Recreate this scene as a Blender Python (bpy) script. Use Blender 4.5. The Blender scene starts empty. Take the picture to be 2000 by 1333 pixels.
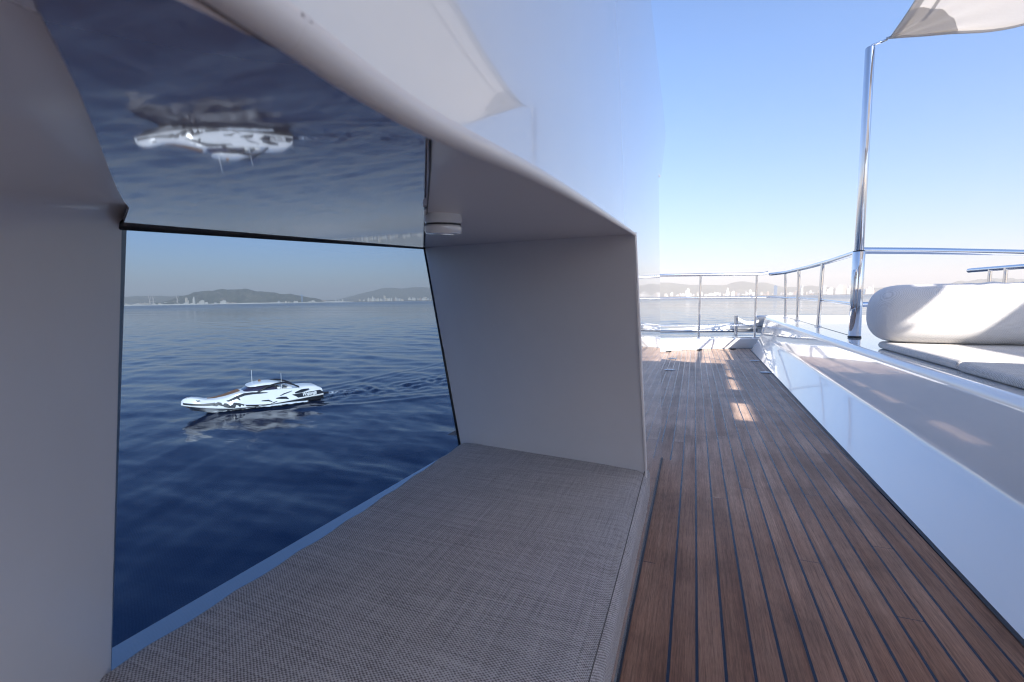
import bpy, bmesh, math, random
import numpy as np
from mathutils import Vector, Matrix
R = math.radians
random.seed(7)
sc = bpy.context.scene

# ------------------------------------------------------------------ camera
FPX, CX, CY, HC = 889.0, 1000.0, 666.5, 0.8          # focal length and centre in photo pixels, eye height
PITCH, ROLL, YAW = math.atan((666.5 - 584) / FPX), 0.0153, R(-21.8665)
f0 = Vector((math.sin(YAW), math.cos(YAW), 0)); r0 = Vector((math.cos(YAW), -math.sin(YAW), 0)); u0 = Vector((0, 0, 1))
FW = f0 * math.cos(PITCH) - u0 * math.sin(PITCH); UU = u0 * math.cos(PITCH) + f0 * math.sin(PITCH)
RT = r0 * math.cos(ROLL) - UU * math.sin(ROLL); UP = UU * math.cos(ROLL) + r0 * math.sin(ROLL)
cd = bpy.data.cameras.new('camera'); cam = bpy.data.objects.new('camera', cd); sc.collection.objects.link(cam)
M = Matrix((RT, UP, -FW)).transposed().to_4x4(); M.translation = (0, 0, HC); cam.matrix_world = M
cd.sensor_width = 36; cd.lens = 36 * FPX / 2000; cd.clip_start = 0.01; cd.clip_end = 80000
cd.dof.use_dof = True; cd.dof.focus_distance = 3.5; cd.dof.aperture_fstop = 9.0
sc.camera = cam

# ------------------------------------------------------------------ light
V = Vector
SUN = Vector((0.545, -0.627, 0.556)).normalized()
w = bpy.data.worlds.new("World"); sc.world = w; w.use_nodes = True
nt = w.node_tree; bg = nt.nodes['Background']
sky = nt.nodes.new('ShaderNodeTexSky'); sky.sky_type = 'NISHITA'; sky.sun_disc = False
sky.sun_elevation = math.asin(SUN.z); sky.sun_rotation = math.atan2(SUN.x, SUN.y)
sky.altitude = 0; sky.air_density = 1.0; sky.dust_density = 0.9; sky.ozone_density = 2.6
wb = nt.nodes.new('ShaderNodeMix'); wb.data_type = 'RGBA'; wb.blend_type = 'MULTIPLY'; wb.inputs[0].default_value = 1; wg = nt.nodes.new('ShaderNodeTexCoord'); ws = nt.nodes.new('ShaderNodeSeparateXYZ'); wr = nt.nodes.new('ShaderNodeValToRGB')
wr.color_ramp.elements[0].position = 0.0; wr.color_ramp.elements[0].color = (0.76, 0.755, 0.85, 1); wr.color_ramp.elements[1].position = 0.42; wr.color_ramp.elements[1].color = (0.80, 1.005, 1.24, 1)
nt.links.new(wg.outputs['Generated'], ws.inputs[0]); nt.links.new(ws.outputs['Z'], wr.inputs[0]); nt.links.new(wr.outputs[0], wb.inputs[7])
nt.links.new(sky.outputs[0], wb.inputs[6]); nt.links.new(wb.outputs[2], bg.inputs[0]); bg.inputs[1].default_value = 0.102
sd = bpy.data.lights.new('sun', 'SUN'); sun = bpy.data.objects.new('sun', sd); sc.collection.objects.link(sun)
sd.energy = 4.9; sd.angle = R(0.53); sd.color = (1.0, 0.91, 0.80)
sun.rotation_euler = SUN.to_track_quat('Z', 'Y').to_euler(); sun.location = (3, -4, 12)
sc.view_settings.view_transform = 'Standard'; sc.view_settings.look = 'None'
sc.view_settings.exposure = 1.2; sc.view_settings.gamma = 1
sc.cycles.use_denoising = True; sc.cycles.filter_width = 1.15
sc.cycles.max_bounces = 10; sc.cycles.transparent_max_bounces = 12; sc.cycles.volume_bounces = 1
sc.cycles.sample_clamp_indirect = 6.0; sc.cycles.sample_clamp_direct = 5.0

# ------------------------------------------------------------------ helpers
def ray(x, y): return RT * ((x - CX) / FPX) + UP * ((CY - y) / FPX) + FW
CAM = Vector((0, 0, HC))
def atz(x, y, z): d = ray(x, y); return CAM + d * ((z - HC) / d.z)
def atp(x, y, p, n): d = ray(x, y); n = Vector(n); return CAM + d * ((Vector(p) - CAM).dot(n) / d.dot(n))
def atr(x, y, dist): d = ray(x, y); return CAM + d * (dist / math.hypot(d.x, d.y))

def mat(name, col, rough=0.5, metal=0.0, spec=0.5, coat=0.0, **k):
    m = bpy.data.materials.new(name); m.use_nodes = True
    b = m.node_tree.nodes['Principled BSDF']
    b.inputs['Base Color'].default_value = (*col, 1); b.inputs['Roughness'].default_value = rough
    b.inputs['Metallic'].default_value = metal; b.inputs['Specular IOR Level'].default_value = spec
    b.inputs['Coat Weight'].default_value = coat; b.inputs['Coat Roughness'].default_value = 0.03
    return m
def N(m, t, **k):
    n = m.node_tree.nodes.new(t)
    for a, v in k.items(): setattr(n, a, v)
    return n
def L(m, a, b): m.node_tree.links.new(a, b)
def P(m): return m.node_tree.nodes['Principled BSDF']
def math_n(m, op, a, b=None, c=None):
    n = N(m, 'ShaderNodeMath', operation=op)
    for i, v in enumerate((a, b, c)):
        if v is None: continue
        if isinstance(v, (int, float)): n.inputs[i].default_value = v
        else: L(m, v, n.inputs[i])
    return n.outputs[0]
def ramp(m, fac, stops):
    n = N(m, 'ShaderNodeValToRGB'); e = n.color_ramp.elements
    while len(e) < len(stops): e.new(0.5)
    for el, (p_, c) in zip(e, stops):
        el.position = p_; el.color = (*c, 1) if len(c) == 3 else c
    L(m, fac, n.inputs[0]); return n.outputs[0]
def noise(m, vec, scale, detail=3, rough=0.5):
    n = N(m, 'ShaderNodeTexNoise'); n.inputs['Scale'].default_value = scale; n.inputs['Detail'].default_value = detail
    n.inputs['Roughness'].default_value = rough
    if vec is not None: L(m, vec, n.inputs['Vector'])
    return n.outputs['Fac']
def mapping(m, sc_=(1, 1, 1), rot=(0, 0, 0), src='Object'):
    t = N(m, 'ShaderNodeTexCoord'); mp = N(m, 'ShaderNodeMapping'); L(m, t.outputs[src], mp.inputs[0])
    mp.inputs['Scale'].default_value = sc_; mp.inputs['Rotation'].default_value = rot
    return mp.outputs[0]
def bump(m, h, strength, dist, prev=None):
    n = N(m, 'ShaderNodeBump'); n.inputs['Strength'].default_value = strength; n.inputs['Distance'].default_value = dist
    L(m, h, n.inputs['Height'])
    if prev is not None: L(m, prev, n.inputs['Normal'])
    return n.outputs[0]
def mixc(m, fac, a, b, mode='MIX'):
    n = N(m, 'ShaderNodeMix', data_type='RGBA', blend_type=mode)
    if isinstance(fac, (int, float)): n.inputs[0].default_value = fac
    else: L(m, fac, n.inputs[0])
    for i, v in ((6, a), (7, b)):
        if isinstance(v, tuple): n.inputs[i].default_value = (*v, 1)
        else: L(m, v, n.inputs[i])
    return n.outputs[2]

def finish(name, bm, material, parent=None, smooth=False, angle=None, tri=False):
    me = bpy.data.meshes.new(name); bm.normal_update(); bm.to_mesh(me); bm.free()
    o = bpy.data.objects.new(name, me); sc.collection.objects.link(o)
    if material: 
        for m_ in (material if isinstance(material, (list, tuple)) else [material]): me.materials.append(m_)
    if smooth:
        me.polygons.foreach_set('use_smooth', [True] * len(me.polygons))
        if angle: me.set_sharp_from_angle(angle=R(angle))
    if parent: o.parent = parent
    return o
def tag(o, label=None, cat=None, group=None, kind=None):
    if label: o['label'] = label
    if cat: o['category'] = cat
    if group: o['group'] = group
    if kind: o['kind'] = kind
    return o
def empty(name, loc=(0, 0, 0), rz=0):
    o = bpy.data.objects.new(name, None); sc.collection.objects.link(o); o.location = loc; o.rotation_euler = (0, 0, rz)
    o.empty_display_size = 0.2; return o
def copy_tree(o, parent=None):
    c = o.copy(); sc.collection.objects.link(c); c.parent = parent
    for ch in [x for x in o.children]: copy_tree(ch, c)
    return c
def box(bm, x0, x1, y0, y1, z0, z1):
    v = [bm.verts.new(p) for p in ((x0, y0, z0), (x1, y0, z0), (x1, y1, z0), (x0, y1, z0), (x0, y0, z1), (x1, y0, z1), (x1, y1, z1), (x0, y1, z1))]
    return [bm.faces.new([v[i] for i in f]) for f in ((3, 2, 1, 0), (4, 5, 6, 7), (0, 1, 5, 4), (1, 2, 6, 5), (2, 3, 7, 6), (3, 0, 4, 7))]
def tube(bm, pts, rad, n=16, caps=True, squash=None, closed=False):
    pts = [Vector(p) for p in pts]; rings = []
    rr = rad if isinstance(rad, (list, tuple)) else [rad] * len(pts)
    prev = None
    for i, p in enumerate(pts):
        if i == 0: t = pts[1] - p
        elif i == len(pts) - 1: t = p - pts[i - 1]
        else: t = (pts[i + 1] - p).normalized() + (p - pts[i - 1]).normalized()
        t.normalize()
        ref = Vector((0, 0, 1)) if abs(t.z) < 0.9 else Vector((1, 0, 0))
        if prev is not None: a = (prev - t * prev.dot(t)).normalized()
        else: a = t.cross(ref).normalized()
        prev = a; b = t.cross(a)
        s = squash or (1, 1)
        rings.append([bm.verts.new(p + a * rr[i] * s[0] * math.cos(2 * math.pi * k / n) + b * rr[i] * s[1] * math.sin(2 * math.pi * k / n)) for k in range(n)])
    for i in range(len(rings) - 1):
        for k in range(n): bm.faces.new((rings[i][k], rings[i][(k + 1) % n], rings[i + 1][(k + 1) % n], rings[i + 1][k]))
    if caps: bm.faces.new(rings[0][::-1]); bm.faces.new(rings[-1])
def lathe(bm, prof, n=32, c=(0, 0, 0)):
    rings = []
    for r_, z in prof:
        rings.append([bm.verts.new((c[0] + r_ * math.cos(2 * math.pi * k / n), c[1] + r_ * math.sin(2 * math.pi * k / n), c[2] + z)) for k in range(n)])
    for i in range(len(rings) - 1):
        for k in range(n): bm.faces.new((rings[i][k], rings[i][(k + 1) % n], rings[i + 1][(k + 1) % n], rings[i + 1][k]))
    bm.faces.new(rings[0][::-1]); bm.faces.new(rings[-1])
def bez(pts, n=10):     # Catmull-Rom through pts
    pts = [Vector(p) for p in pts]; q = [pts[0] * 2 - pts[1]] + pts + [pts[-1] * 2 - pts[-2]]; out = []
    for i in range(1, len(q) - 2):
        for k in range(n):
            t = k / n; a, b, c, d = q[i - 1:i + 3]
            out.append(0.5 * ((2 * b) + (c - a) * t + (2 * a - 5 * b + 4 * c - d) * t * t + (3 * b - a - 3 * c + d) * t ** 3))
    return out + [pts[-1]]
def bevel_sel(bm, pred, off, seg=4):
    es = [e for e in bm.edges if pred(e)]
    if es: bmesh.ops.bevel(bm, geom=es, offset=off, segments=seg, profile=0.5, affect='EDGES', clamp_overlap=True)

# ------------------------------------------------------------------ materials
gel = mat('white_gelcoat', (0.775, 0.785, 0.80), 0.16, coat=1.0)
_b = bump(gel, noise(gel, mapping(gel, (1, 1, 1)), 1.4, 1), 0.12, 0.004); L(gel, _b, P(gel).inputs['Normal']); L(gel, _b, P(gel).inputs['Coat Normal'])
_s = ramp(gel, noise(gel, mapping(gel, (1, 1, 0.4)), 3.0, 5), [(0.3, (0.10,) * 3), (0.7, (0.16,) * 3)]); L(gel, _s, P(gel).inputs['Roughness'])
P(gel).inputs['Coat IOR'].default_value = 1.5
gel_in = mat('niche_gelcoat', (0.78, 0.74, 0.73), 0.38, coat=0.25); P(gel_in).inputs['Coat Roughness'].default_value = 0.12
_c = ramp(gel_in, noise(gel_in, mapping(gel_in, (1, 1, 1)), 7, 6, 0.65), [(0.25, (0.76, 0.715, 0.70)), (0.75, (0.79, 0.745, 0.73))]); L(gel_in, _c, P(gel_in).inputs['Base Color'])
gel_sun = mat('white_deck_paint', (0.82, 0.82, 0.81), 0.4, coat=0.2)
steel = mat('polished_steel', (0.66, 0.66, 0.68), 0.045, metal=1.0)
L(steel, ramp(steel, noise(steel, mapping(steel, (6, 6, 6)), 4, 4), [(0.3, (0.03,) * 3), (0.75, (0.11,) * 3)]), P(steel).inputs['Roughness'])
steel_grey = mat('satin_steel', (0.45, 0.46, 0.48), 0.3, metal=1.0)
rubber = mat('black_rubber', (0.012, 0.013, 0.016), 0.5)
caulk = mat('deck_caulk', (0.018, 0.022, 0.034), 0.45)
blackp = mat('black_paint', (0.012, 0.012, 0.014), 0.25, coat=0.5)

# teak laid in planks along Y: width 57.7 mm, first seam at X = -0.037
def teak():
    m = mat('laid_teak', (0.2, 0.12, 0.09), 0.55, spec=0.24)
    t = N(m, 'ShaderNodeTexCoord'); s = N(m, 'ShaderNodeSeparateXYZ'); L(m, t.outputs['Object'], s.inputs[0])
    X, Y = s.outputs[0], s.outputs[1]
    u = math_n(m, 'DIVIDE', math_n(m, 'ADD', X, 0.037), 0.0575)
    idx = math_n(m, 'FLOOR', u); fr = math_n(m, 'FRACT', u)
    wn = N(m, 'ShaderNodeTexWhiteNoise', noise_dimensions='1D'); L(m, idx, wn.inputs['W'])
    v = math_n(m, 'DIVIDE', math_n(m, 'ADD', Y, math_n(m, 'MULTIPLY', wn.outputs['Value'], 9.7)), 2.1)
    vi = math_n(m, 'FLOOR', v); vf = math_n(m, 'FRACT', v)
    d = math_n(m, 'MULTIPLY', math_n(m, 'MINIMUM', fr, math_n(m, 'SUBTRACT', 1.0, fr)), 0.0575)
    margin = math_n(m, 'MULTIPLY', math_n(m, 'LESS_THAN', X, -0.041), math_n(m, 'LESS_THAN', Y, 2.30))                # the wide margin plank carries no seam
    d = math_n(m, 'ADD', d, math_n(m, 'MULTIPLY', margin, 1.0))
    seam = N(m, 'ShaderNodeMapRange', interpolation_type='SMOOTHSTEP'); L(m, d, seam.inputs[0])
    seam.inputs[1].default_value = 0.0028; seam.inputs[2].default_value = 0.0038; seam.inputs[3].default_value = 1; seam.inputs[4].default_value = 0
    d2 = math_n(m, 'MULTIPLY', math_n(m, 'MINIMUM', vf, math_n(m, 'SUBTRACT', 1.0, vf)), 2.1)
    but = math_n(m, 'LESS_THAN', d2, 0.0011)
    allseam = math_n(m, 'MAXIMUM', seam.outputs[0], but)
    pid = N(m, 'ShaderNodeTexWhiteNoise', noise_dimensions='2D'); cb = N(m, 'ShaderNodeCombineXYZ'); L(m, idx, cb.inputs[0]); L(m, vi, cb.inputs[1]); L(m, cb.outputs[0], pid.inputs['Vector'])
    # grain: offset per plank
    off = N(m, 'ShaderNodeVectorMath', operation='MULTIPLY_ADD'); L(m, pid.outputs['Color'], off.inputs[0]); off.inputs[1].default_value = (3, 17, 5); L(m, t.outputs['Object'], off.inputs[2])
    mp = N(m, 'ShaderNodeMapping'); mp.inputs['Scale'].default_value = (260, 5, 1); L(m, off.outputs[0], mp.inputs[0])
    g1 = noise(m, mp.outputs[0], 1.0, 6, 0.7)
    mp2 = N(m, 'ShaderNodeMapping'); mp2.inputs['Scale'].default_value = (900, 30, 1); L(m, off.outputs[0], mp2.inputs[0])
    g2 = noise(m, mp2.outputs[0], 1.0, 3, 0.6)
    mp3 = N(m, 'ShaderNodeMapping'); mp3.inputs['Scale'].default_value = (40, 1.6, 1); L(m, off.outputs[0], mp3.inputs[0])
    g3 = noise(m, mp3.outputs[0], 1.0, 3, 0.5)
    base = ramp(m, g3, [(0.2, (0.235, 0.105, 0.062)), (0.5, (0.31, 0.15, 0.092)), (0.8, (0.39, 0.205, 0.13))])
    grey = ramp(m, g3, [(0.2, (0.43, 0.295, 0.225)), (0.8, (0.66, 0.50, 0.40))])
    # weathering per plank and in blotches; also greyer and lighter with distance from the seat
    blot = noise(m, mapping(m, (1.6, 0.9, 1)), 1.7, 5, 0.6)
    yy = N(m, 'ShaderNodeMapRange'); L(m, Y, yy.inputs[0]); yy.inputs[1].default_value = 0.9; yy.inputs[2].default_value = 4.0; yy.inputs[3].default_value = 0.0; yy.inputs[4].default_value = 0.90
    gf = math_n(m, 'ADD', math_n(m, 'ADD', math_n(m, 'MULTIPLY', pid.outputs['Value'], 0.16), math_n(m, 'MULTIPLY', blot, 0.55)), math_n(m, 'SUBTRACT', yy.outputs[0], 0.22))
    gf = math_n(m, 'MINIMUM', math_n(m, 'MAXIMUM', gf, 0.0), 1.0)
    col = mixc(m, gf, base, grey)
    val = N(m, 'ShaderNodeMapRange'); L(m, pid.outputs['Value'], val.inputs[0]); val.inputs[3].default_value = 0.86; val.inputs[4].default_value = 1.10
    gr = ramp(m, g1, [(0.28, (0.45,) * 3), (0.5, (0.92,) * 3), (0.75, (1.2,) * 3)])
    gr2 = ramp(m, g2, [(0.3, (0.62,) * 3), (0.6, (1.08,) * 3)])
    col = mixc(m, 1.0, mixc(m, 1.0, col, gr, 'MULTIPLY'), gr2, 'MULTIPLY')
    vm = N(m, 'ShaderNodeVectorMath', operation='SCALE'); L(m, col, vm.inputs[0]); L(m, val.outputs[0], vm.inputs['Scale'])
    stain = ramp(m, noise(m, mapping(m, (1, 1, 1)), 3.1, 6, 0.65), [(0.30, (0.66,) * 3), (0.55, (1.04,) * 3)])
    col = mixc(m, 1.0, vm.outputs[0], stain, 'MULTIPLY')
    col = mixc(m, allseam, col, (0.018, 0.028, 0.055))
    L(m, col, P(m).inputs['Base Color'])
    L(m, math_n(m, 'ADD', math_n(m, 'MULTIPLY', allseam, -0.34), math_n(m, 'ADD', 0.5, math_n(m, 'MULTIPLY', g1, 0.2))), P(m).inputs['Roughness'])
    h = math_n(m, 'SUBTRACT', math_n(m, 'MULTIPLY', g1, 0.35), math_n(m, 'MULTIPLY', allseam, 0.6))
    L(m, bump(m, h, 0.7, 0.0012), P(m).inputs['Normal'])
    return m
teak_m = teak()

def weave(name, c0, c1, c2, sx, sy, depth=0.0012, slub=1.0, rough=0.9):
    m = mat(name, c1, rough, spec=0.25); P(m).inputs['Sheen Weight'].default_value = 0.25
    t = N(m, 'ShaderNodeTexCoord'); src = t.outputs['Object']
    nz = N(m, 'ShaderNodeTexNoise'); nz.inputs['Scale'].default_value = 60; L(m, src, nz.inputs['Vector'])
    dis = N(m, 'ShaderNodeVectorMath', operation='MULTIPLY_ADD'); L(m, nz.outputs['Color'], dis.inputs[0]); dis.inputs[1].default_value = (0.0030, 0.0030, 0.0030); L(m, src, dis.inputs[2])
    s = N(m, 'ShaderNodeSeparateXYZ'); L(m, dis.outputs[0], s.inputs[0])
    # the weave runs on down the sides: z continues x
    xx = math_n(m, 'SUBTRACT', s.outputs[0], s.outputs[2])
    a = math_n(m, 'SINE', math_n(m, 'MULTIPLY', xx, 2 * math.pi / sx)); b = math_n(m, 'SINE', math_n(m, 'MULTIPLY', s.outputs[1], 2 * math.pi / sy))
    wv = math_n(m, 'MULTIPLY_ADD', math_n(m, 'MULTIPLY', a, b), 0.5, 0.5)
    def streak(scl, sc2): 
        mp = N(m, 'ShaderNodeMapping'); mp.inputs['Scale'].default_value = scl; L(m, src, mp.inputs[0]); return noise(m, mp.outputs[0], sc2, 4, 0.65)
    s1 = streak((7, 260, 7), 1.0); s2 = streak((300, 5, 300), 1.0); s3 = streak((160, 160, 160), 2.0)
    f = math_n(m, 'ADD', math_n(m, 'MULTIPLY', s1, 0.55 * slub), math_n(m, 'ADD', math_n(m, 'MULTIPLY', s2, 0.45 * slub), math_n(m, 'MULTIPLY', s3, 0.35)))
    f = math_n(m, 'ADD', f, math_n(m, 'MULTIPLY', wv, 0.56))
    k = 0.5 * slub + 0.175 + 0.28
    L(m, ramp(m, f, [(k - 0.24, c0), (k, c1), (min(1, k + 0.22), c2)]), P(m).inputs['Base Color'])
    L(m, bump(m, math_n(m, 'ADD', wv, math_n(m, 'MULTIPLY', s1, 0.8)), 0.8, depth), P(m).inputs['Normal'])
    return m
fab = weave('grey_woven_fabric', (0.13, 0.11, 0.105), (0.37, 0.325, 0.315), (0.58, 0.53, 0.515), 0.0078, 0.0056, 0.0013, 0.95)
fab2 = weave('white_woven_fabric', (0.54, 0.535, 0.54), (0.68, 0.675, 0.68), (0.78, 0.775, 0.78), 0.006, 0.006, 0.0007, 0.35)
fab3 = weave('pad_woven_fabric', (0.30, 0.29, 0.28), (0.56, 0.54, 0.52), (0.74, 0.72, 0.70), 0.010, 0.008, 0.002, 0.8)

# ------------------------------------------------------------------ deck
bm = bmesh.new()
kerbL = [(-1.35, 5.9), (-.9, 6.42), (-.473, 6.83), (-.305, 7.03), (-.174, 7.14), (.091, 7.345), (.367, 7.50), (.79, 7.65)]
pl_x = lambda y: 0.713 + 0.0105 * (y - 1.3)          # foot of the plinth
pts = [(-.134, -3.0), (-.134, 2.31), (-1.35, 2.31)] + kerbL + [(pl_x(4), 4.0), (pl_x(1.3), 1.3), (pl_x(-3), -3.0)]
bm.faces.new([bm.verts.new((x, y, 0)) for x, y in pts])
tag(finish('deck', bm, teak_m), 'weathered teak side deck with dark caulked seams', kind='structure')
bm = bmesh.new(); box(bm, -1.035, 4.6, -4.0, 8.0, -0.14, -0.02); box(bm, -1.03, 4.7, -6.0, 8.0, -8.5, -.15); tag(finish('deck_slab', bm, gel), kind='structure')

# ------------------------------------------------------------------ wall with the seat niche
X0 = -0.135
NC = Vector((0, -0.083, 1.0)); PC = (0, 0, 0.8856)          # plane of the mirror-dark ceiling panel
W = lambda x, y: atp(x, y, (X0, 0, 0), (1, 0, 0))
CE = lambda x, y: atp(x, y, PC, NC)
TL, TR = CE(238, 437), CE(828, 484)
lipF = [(-.75, .80), (-.45, .875), (-.15, .905)] + [(W(*q).y, W(*q).z) for q in ((480, 2), (585, 75), (710, 165), (835, 243), (938, 293), (1047, 344), (1140, 396), (1215, 442))]
P2 = W(1240, 458); P5 = W(1262, 912); 
BRr = Vector((-0.86, 1.60, 0.09)); BLr = Vector((-0.861, 0.376, 0.09)); ZB = 0.09
BRf = Vector((X0, P5.y + .02, ZB)); BLf = Vector((X0, -0.35, ZB)); TLf = Vector((X0, -0.75, 0.80))
wall = empty('cabin_wall', (X0, 1.0, 0)); tag(wall, 'glossy white yacht cabin wall with a deep seat niche and raked end', 'wall')
def PO(o, par):          # parent keeping place
    o.parent = par; o.matrix_parent_inverse = Matrix.Translation(-Vector(par.location)); return o
# outer face (X = X0), with the hole
lip = [Vector((X0, y, z)) for y, z in lipF] + [P2]
hole = lip + [P5, BRf, BLf]
bm = bmesh.new()
hv = [bm.verts.new(p) for p in hole]
top = [(-3.0, 2.05), (-1.0, 1.93), (0.4, 1.79), (1.0, 1.725), (1.442, 1.655), (1.75, 1.61), (2.0, 1.575), (2.17, 1.545), (2.222, 1.525)]
outer = [(-3.0, 0.0)] + top + [(2.205, 1.50), (1.965, 1.275), (1.835, 1.262), (2.105, .55), (2.312, 0.0)]
ov = [bm.verts.new((X0, y, z)) for y, z in outer]
el = [bm.edges.new((ov[i], ov[(i + 1) % len(ov)])) for i in range(len(ov))] + [bm.edges.new((hv[i], hv[(i + 1) % len(hv)])) for i in range(len(hv))]
bmesh.ops.triangle_fill(bm, use_beauty=True, use_dissolve=False, edges=el)
nl = len(lip)
# thickness of the outline
XB = -1.04
bk = {v: bm.verts.new((XB, v.co.y, v.co.z)) for v in ov}
for i in range(len(ov)):
    p_, q_ = ov[i], ov[(i + 1) % len(ov)]
    bm.faces.new([q_, p_, bk[p_], bk[q_]])
bmesh.ops.recalc_face_normals(bm, faces=bm.faces)
oset = set(ov)
bevel_sel(bm, lambda e: e.verts[0] in oset and e.verts[1] in oset and abs(e.verts[0].co.x - X0) < 1e-4 and abs(e.verts[1].co.x - X0) < 1e-4 and len(e.link_faces) == 2 and max(e.verts[0].co.z, e.verts[1].co.z) > .01 and not (abs(e.link_faces[0].normal.x) > .9 and abs(e.link_faces[1].normal.x) > .9), 0.004, 3)
o = finish('panel', bm, gel, smooth=True, angle=35); PO(o, wall)
wn_ = o.modifiers.new('wn', 'WEIGHTED_NORMAL'); wn_.keep_sharp = True; wn_.weight = 100

# niche shell: lip roll + ceiling facets + jambs
bm = bmesh.new()
mirR = [CE(836, 250), CE(837, 330), CE(833, 400), TR]
mirL = [CE(72, 0), CE(112, 80), CE(152, 165), CE(186, 250), CE(210, 318), CE(226, 358), CE(240, 385), CE(251, 399), CE(246, 416), TL]
P1 = lip[6]
def vv(p): return bm.verts.new(p)
# ceiling facet on the far side: strip fan between lip part and mirror edge
K = 10
fl = lip[6:]
lv = [vv(p) for p in fl] + [vv(TR)] + [vv(p) for p in mirR[:-1][::-1]]
el = [bm.edges.new((lv[i], lv[(i + 1) % len(lv)])) for i in range(len(lv))]
bmesh.ops.triangle_fill(bm, edges=el, use_beauty=True)
# far jamb: grid between front edge (P2->P5->BRf) and rear edge (TR->BRr)
fj = [P2, P2.lerp(P5, .5), P5, BRf]; rj = [TR, TR.lerp(BRr, .46), TR.lerp(BRr, .93), BRr]
K = 1
g = [[vv(a_.lerp(b_, j / K)) for j in range(K + 1)] for a_, b_ in zip(fj, rj)]
for i in range(len(g) - 1):
    for j in range(K): bm.faces.new([g[i][j], g[i + 1][j], g[i + 1][j + 1], g[i][j + 1]])
bmesh.ops.remove_doubles(bm, verts=bm.verts, dist=0.0006)
# soften the crease between facet and jamb
ce = []
for e in bm.edges:
    if len(e.link_faces) == 2:
        d0 = (TR - P2).normalized(); 
        on = all(((v.co - P2) - d0 * (v.co - P2).dot(d0)).length < 0.002 for v in e.verts)
        if on: ce.append(e)
if ce: bmesh.ops.bevel(bm, geom=ce, offset=0.03, segments=5, profile=0.5, affect='EDGES', clamp_overlap=True)
bmesh.ops.recalc_face_normals(bm, faces=bm.faces)
o = finish('niche_lining', bm, gel_in, smooth=True, angle=40); PO(o, wall)
o['label'] = 'shaded far jamb of the seat niche'
# near jamb with its ceiling facet
bm = bmesh.new()
jn = (BLr - TL).cross(BLf - BLr).normalized()
JP = lambda x, y: atp(x, y, tuple(TL), tuple(jn))
c1, c2, c3 = JP(249, 402), JP(0, 384), JP(-170, 372)
c3 = c2 + (c2 - c1) * 2.0
vTL, vBL, vBF, v1, v2, v3 = [vv(p) for p in (TL, BLr, BLf, c1, c2, c3)]
bm.faces.new([vTL, vBL, v1]); bm.faces.new([v1, vBL, v2]); bm.faces.new([v2, vBL, vBF]); bm.faces.new([v2, vBF, v3])
ml = [vv(p) for p in mirL[:9]]; ml0 = vv(mirL[0] + Vector((0.08, -0.14, -0.012)))
lv = [v1, v2, v3, ml0] + ml[:8]
el = [bm.edges.get((lv[i], lv[(i + 1) % len(lv)])) or bm.edges.new((lv[i], lv[(i + 1) % len(lv)])) for i in range(len(lv))]
bmesh.ops.triangle_fill(bm, edges=el, use_beauty=True)
bm.faces.new([v1, ml[7], ml[8]]); bm.faces.new([v1, ml[8], vTL])
bmesh.ops.recalc_face_normals(bm, faces=bm.faces)
ce = [e for e in bm.edges if set(e.verts) in ({v1, v2}, {v2, v3})]
bmesh.ops.bevel(bm, geom=ce, offset=0.035, segments=6, profile=0.5, affect='EDGES', clamp_overlap=True)
o = finish('niche_lining', bm, gel_in, smooth=True, angle=50); PO(o, wall)
o['label'] = 'shaded near jamb of the seat niche'
# rolled lip along the opening
bm = bmesh.new()
def roll(path, rads, inward, outn=Vector((1, 0, 0)), seg=8):
    rings = []
    for p_, r_, inn in zip(path, rads, inward):
        # quarter round from the wall face to the inner surface; inn = unit vector pointing into the niche (away from the wall body)
        c = p_ - outn * r_ - inn * r_
        rings.append([bm.verts.new(c + outn * r_ * math.cos(a_) + inn * r_ * math.sin(a_)) for a_ in [-.25 + (math.pi / 2 + .5) * k / seg for k in range(seg + 1)]])
    for i_ in range(len(rings) - 1):
        for k in range(seg): bm.faces.new([rings[i_][k], rings[i_ + 1][k], rings[i_ + 1][k + 1], rings[i_][k + 1]])
lp = bez([l for l in lip], 6)
rad = [0.0092 * (1 - 0.55 * max(0, min(1, (q.y - 0.15) / 1.0))) for q in lp]
roll([q + Vector((0.0035, 0, -0.0035)) for q in lp], rad, [Vector((0, .05, -1)).normalized()] * len(lp))
jb = [P2 + Vector((0, 0.004, 0.004)), P2.lerp(P5, .5), P5, BRf]
roll([q + Vector((0.003, -0.003, 0)) for q in jb], [0.006] * 4, [Vector((0, -.89, -.45))] * 4)
bmesh.ops.recalc_face_normals(bm, faces=bm.faces)
o = finish('rounded_lip', bm, gel_in, smooth=True); PO(o, wall)
# mirror-dark ceiling panel
mirm = mat('dark_mirror_lacquer', (0.70, 0.61, 0.60), 0.035, metal=.68)
L(mirm, bump(mirm, noise(mirm, mapping(mirm), 5, 2), 0.05, 0.001), P(mirm).inputs['Normal'])
bm = bmesh.new()
def prj(y, x): return Vector((x, y, 0.8856 + 0.083 * y))
mfront = [Vector((-0.10, -0.12, 0)), Vector((-0.132, 0.1, 0)), Vector((-0.135, .24, 0))]
mp_ = [prj(-0.12, -0.144), prj(0.06, -0.144), prj(0.15, -0.144), prj(.20, -0.145)] + mirR[0:3] + [TR + Vector((0, 0, 0))] + [TL] + mirL[::-1][1:]
up = Vector((0, 0, 0.0))
vs = [bm.verts.new(p) for p in mp_]
es = [bm.edges.new((vs[i], vs[(i + 1) % len(vs)])) for i in range(len(vs))]
bmesh.ops.triangle_fill(bm, edges=es, use_beauty=True)
for v in bm.verts: v.co.z = 0.8856 + 0.083 * v.co.y
bmesh.ops.solidify(bm, geom=bm.faces[:], thickness=0.004)
bmesh.ops.recalc_face_normals(bm, faces=bm.faces)
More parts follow.
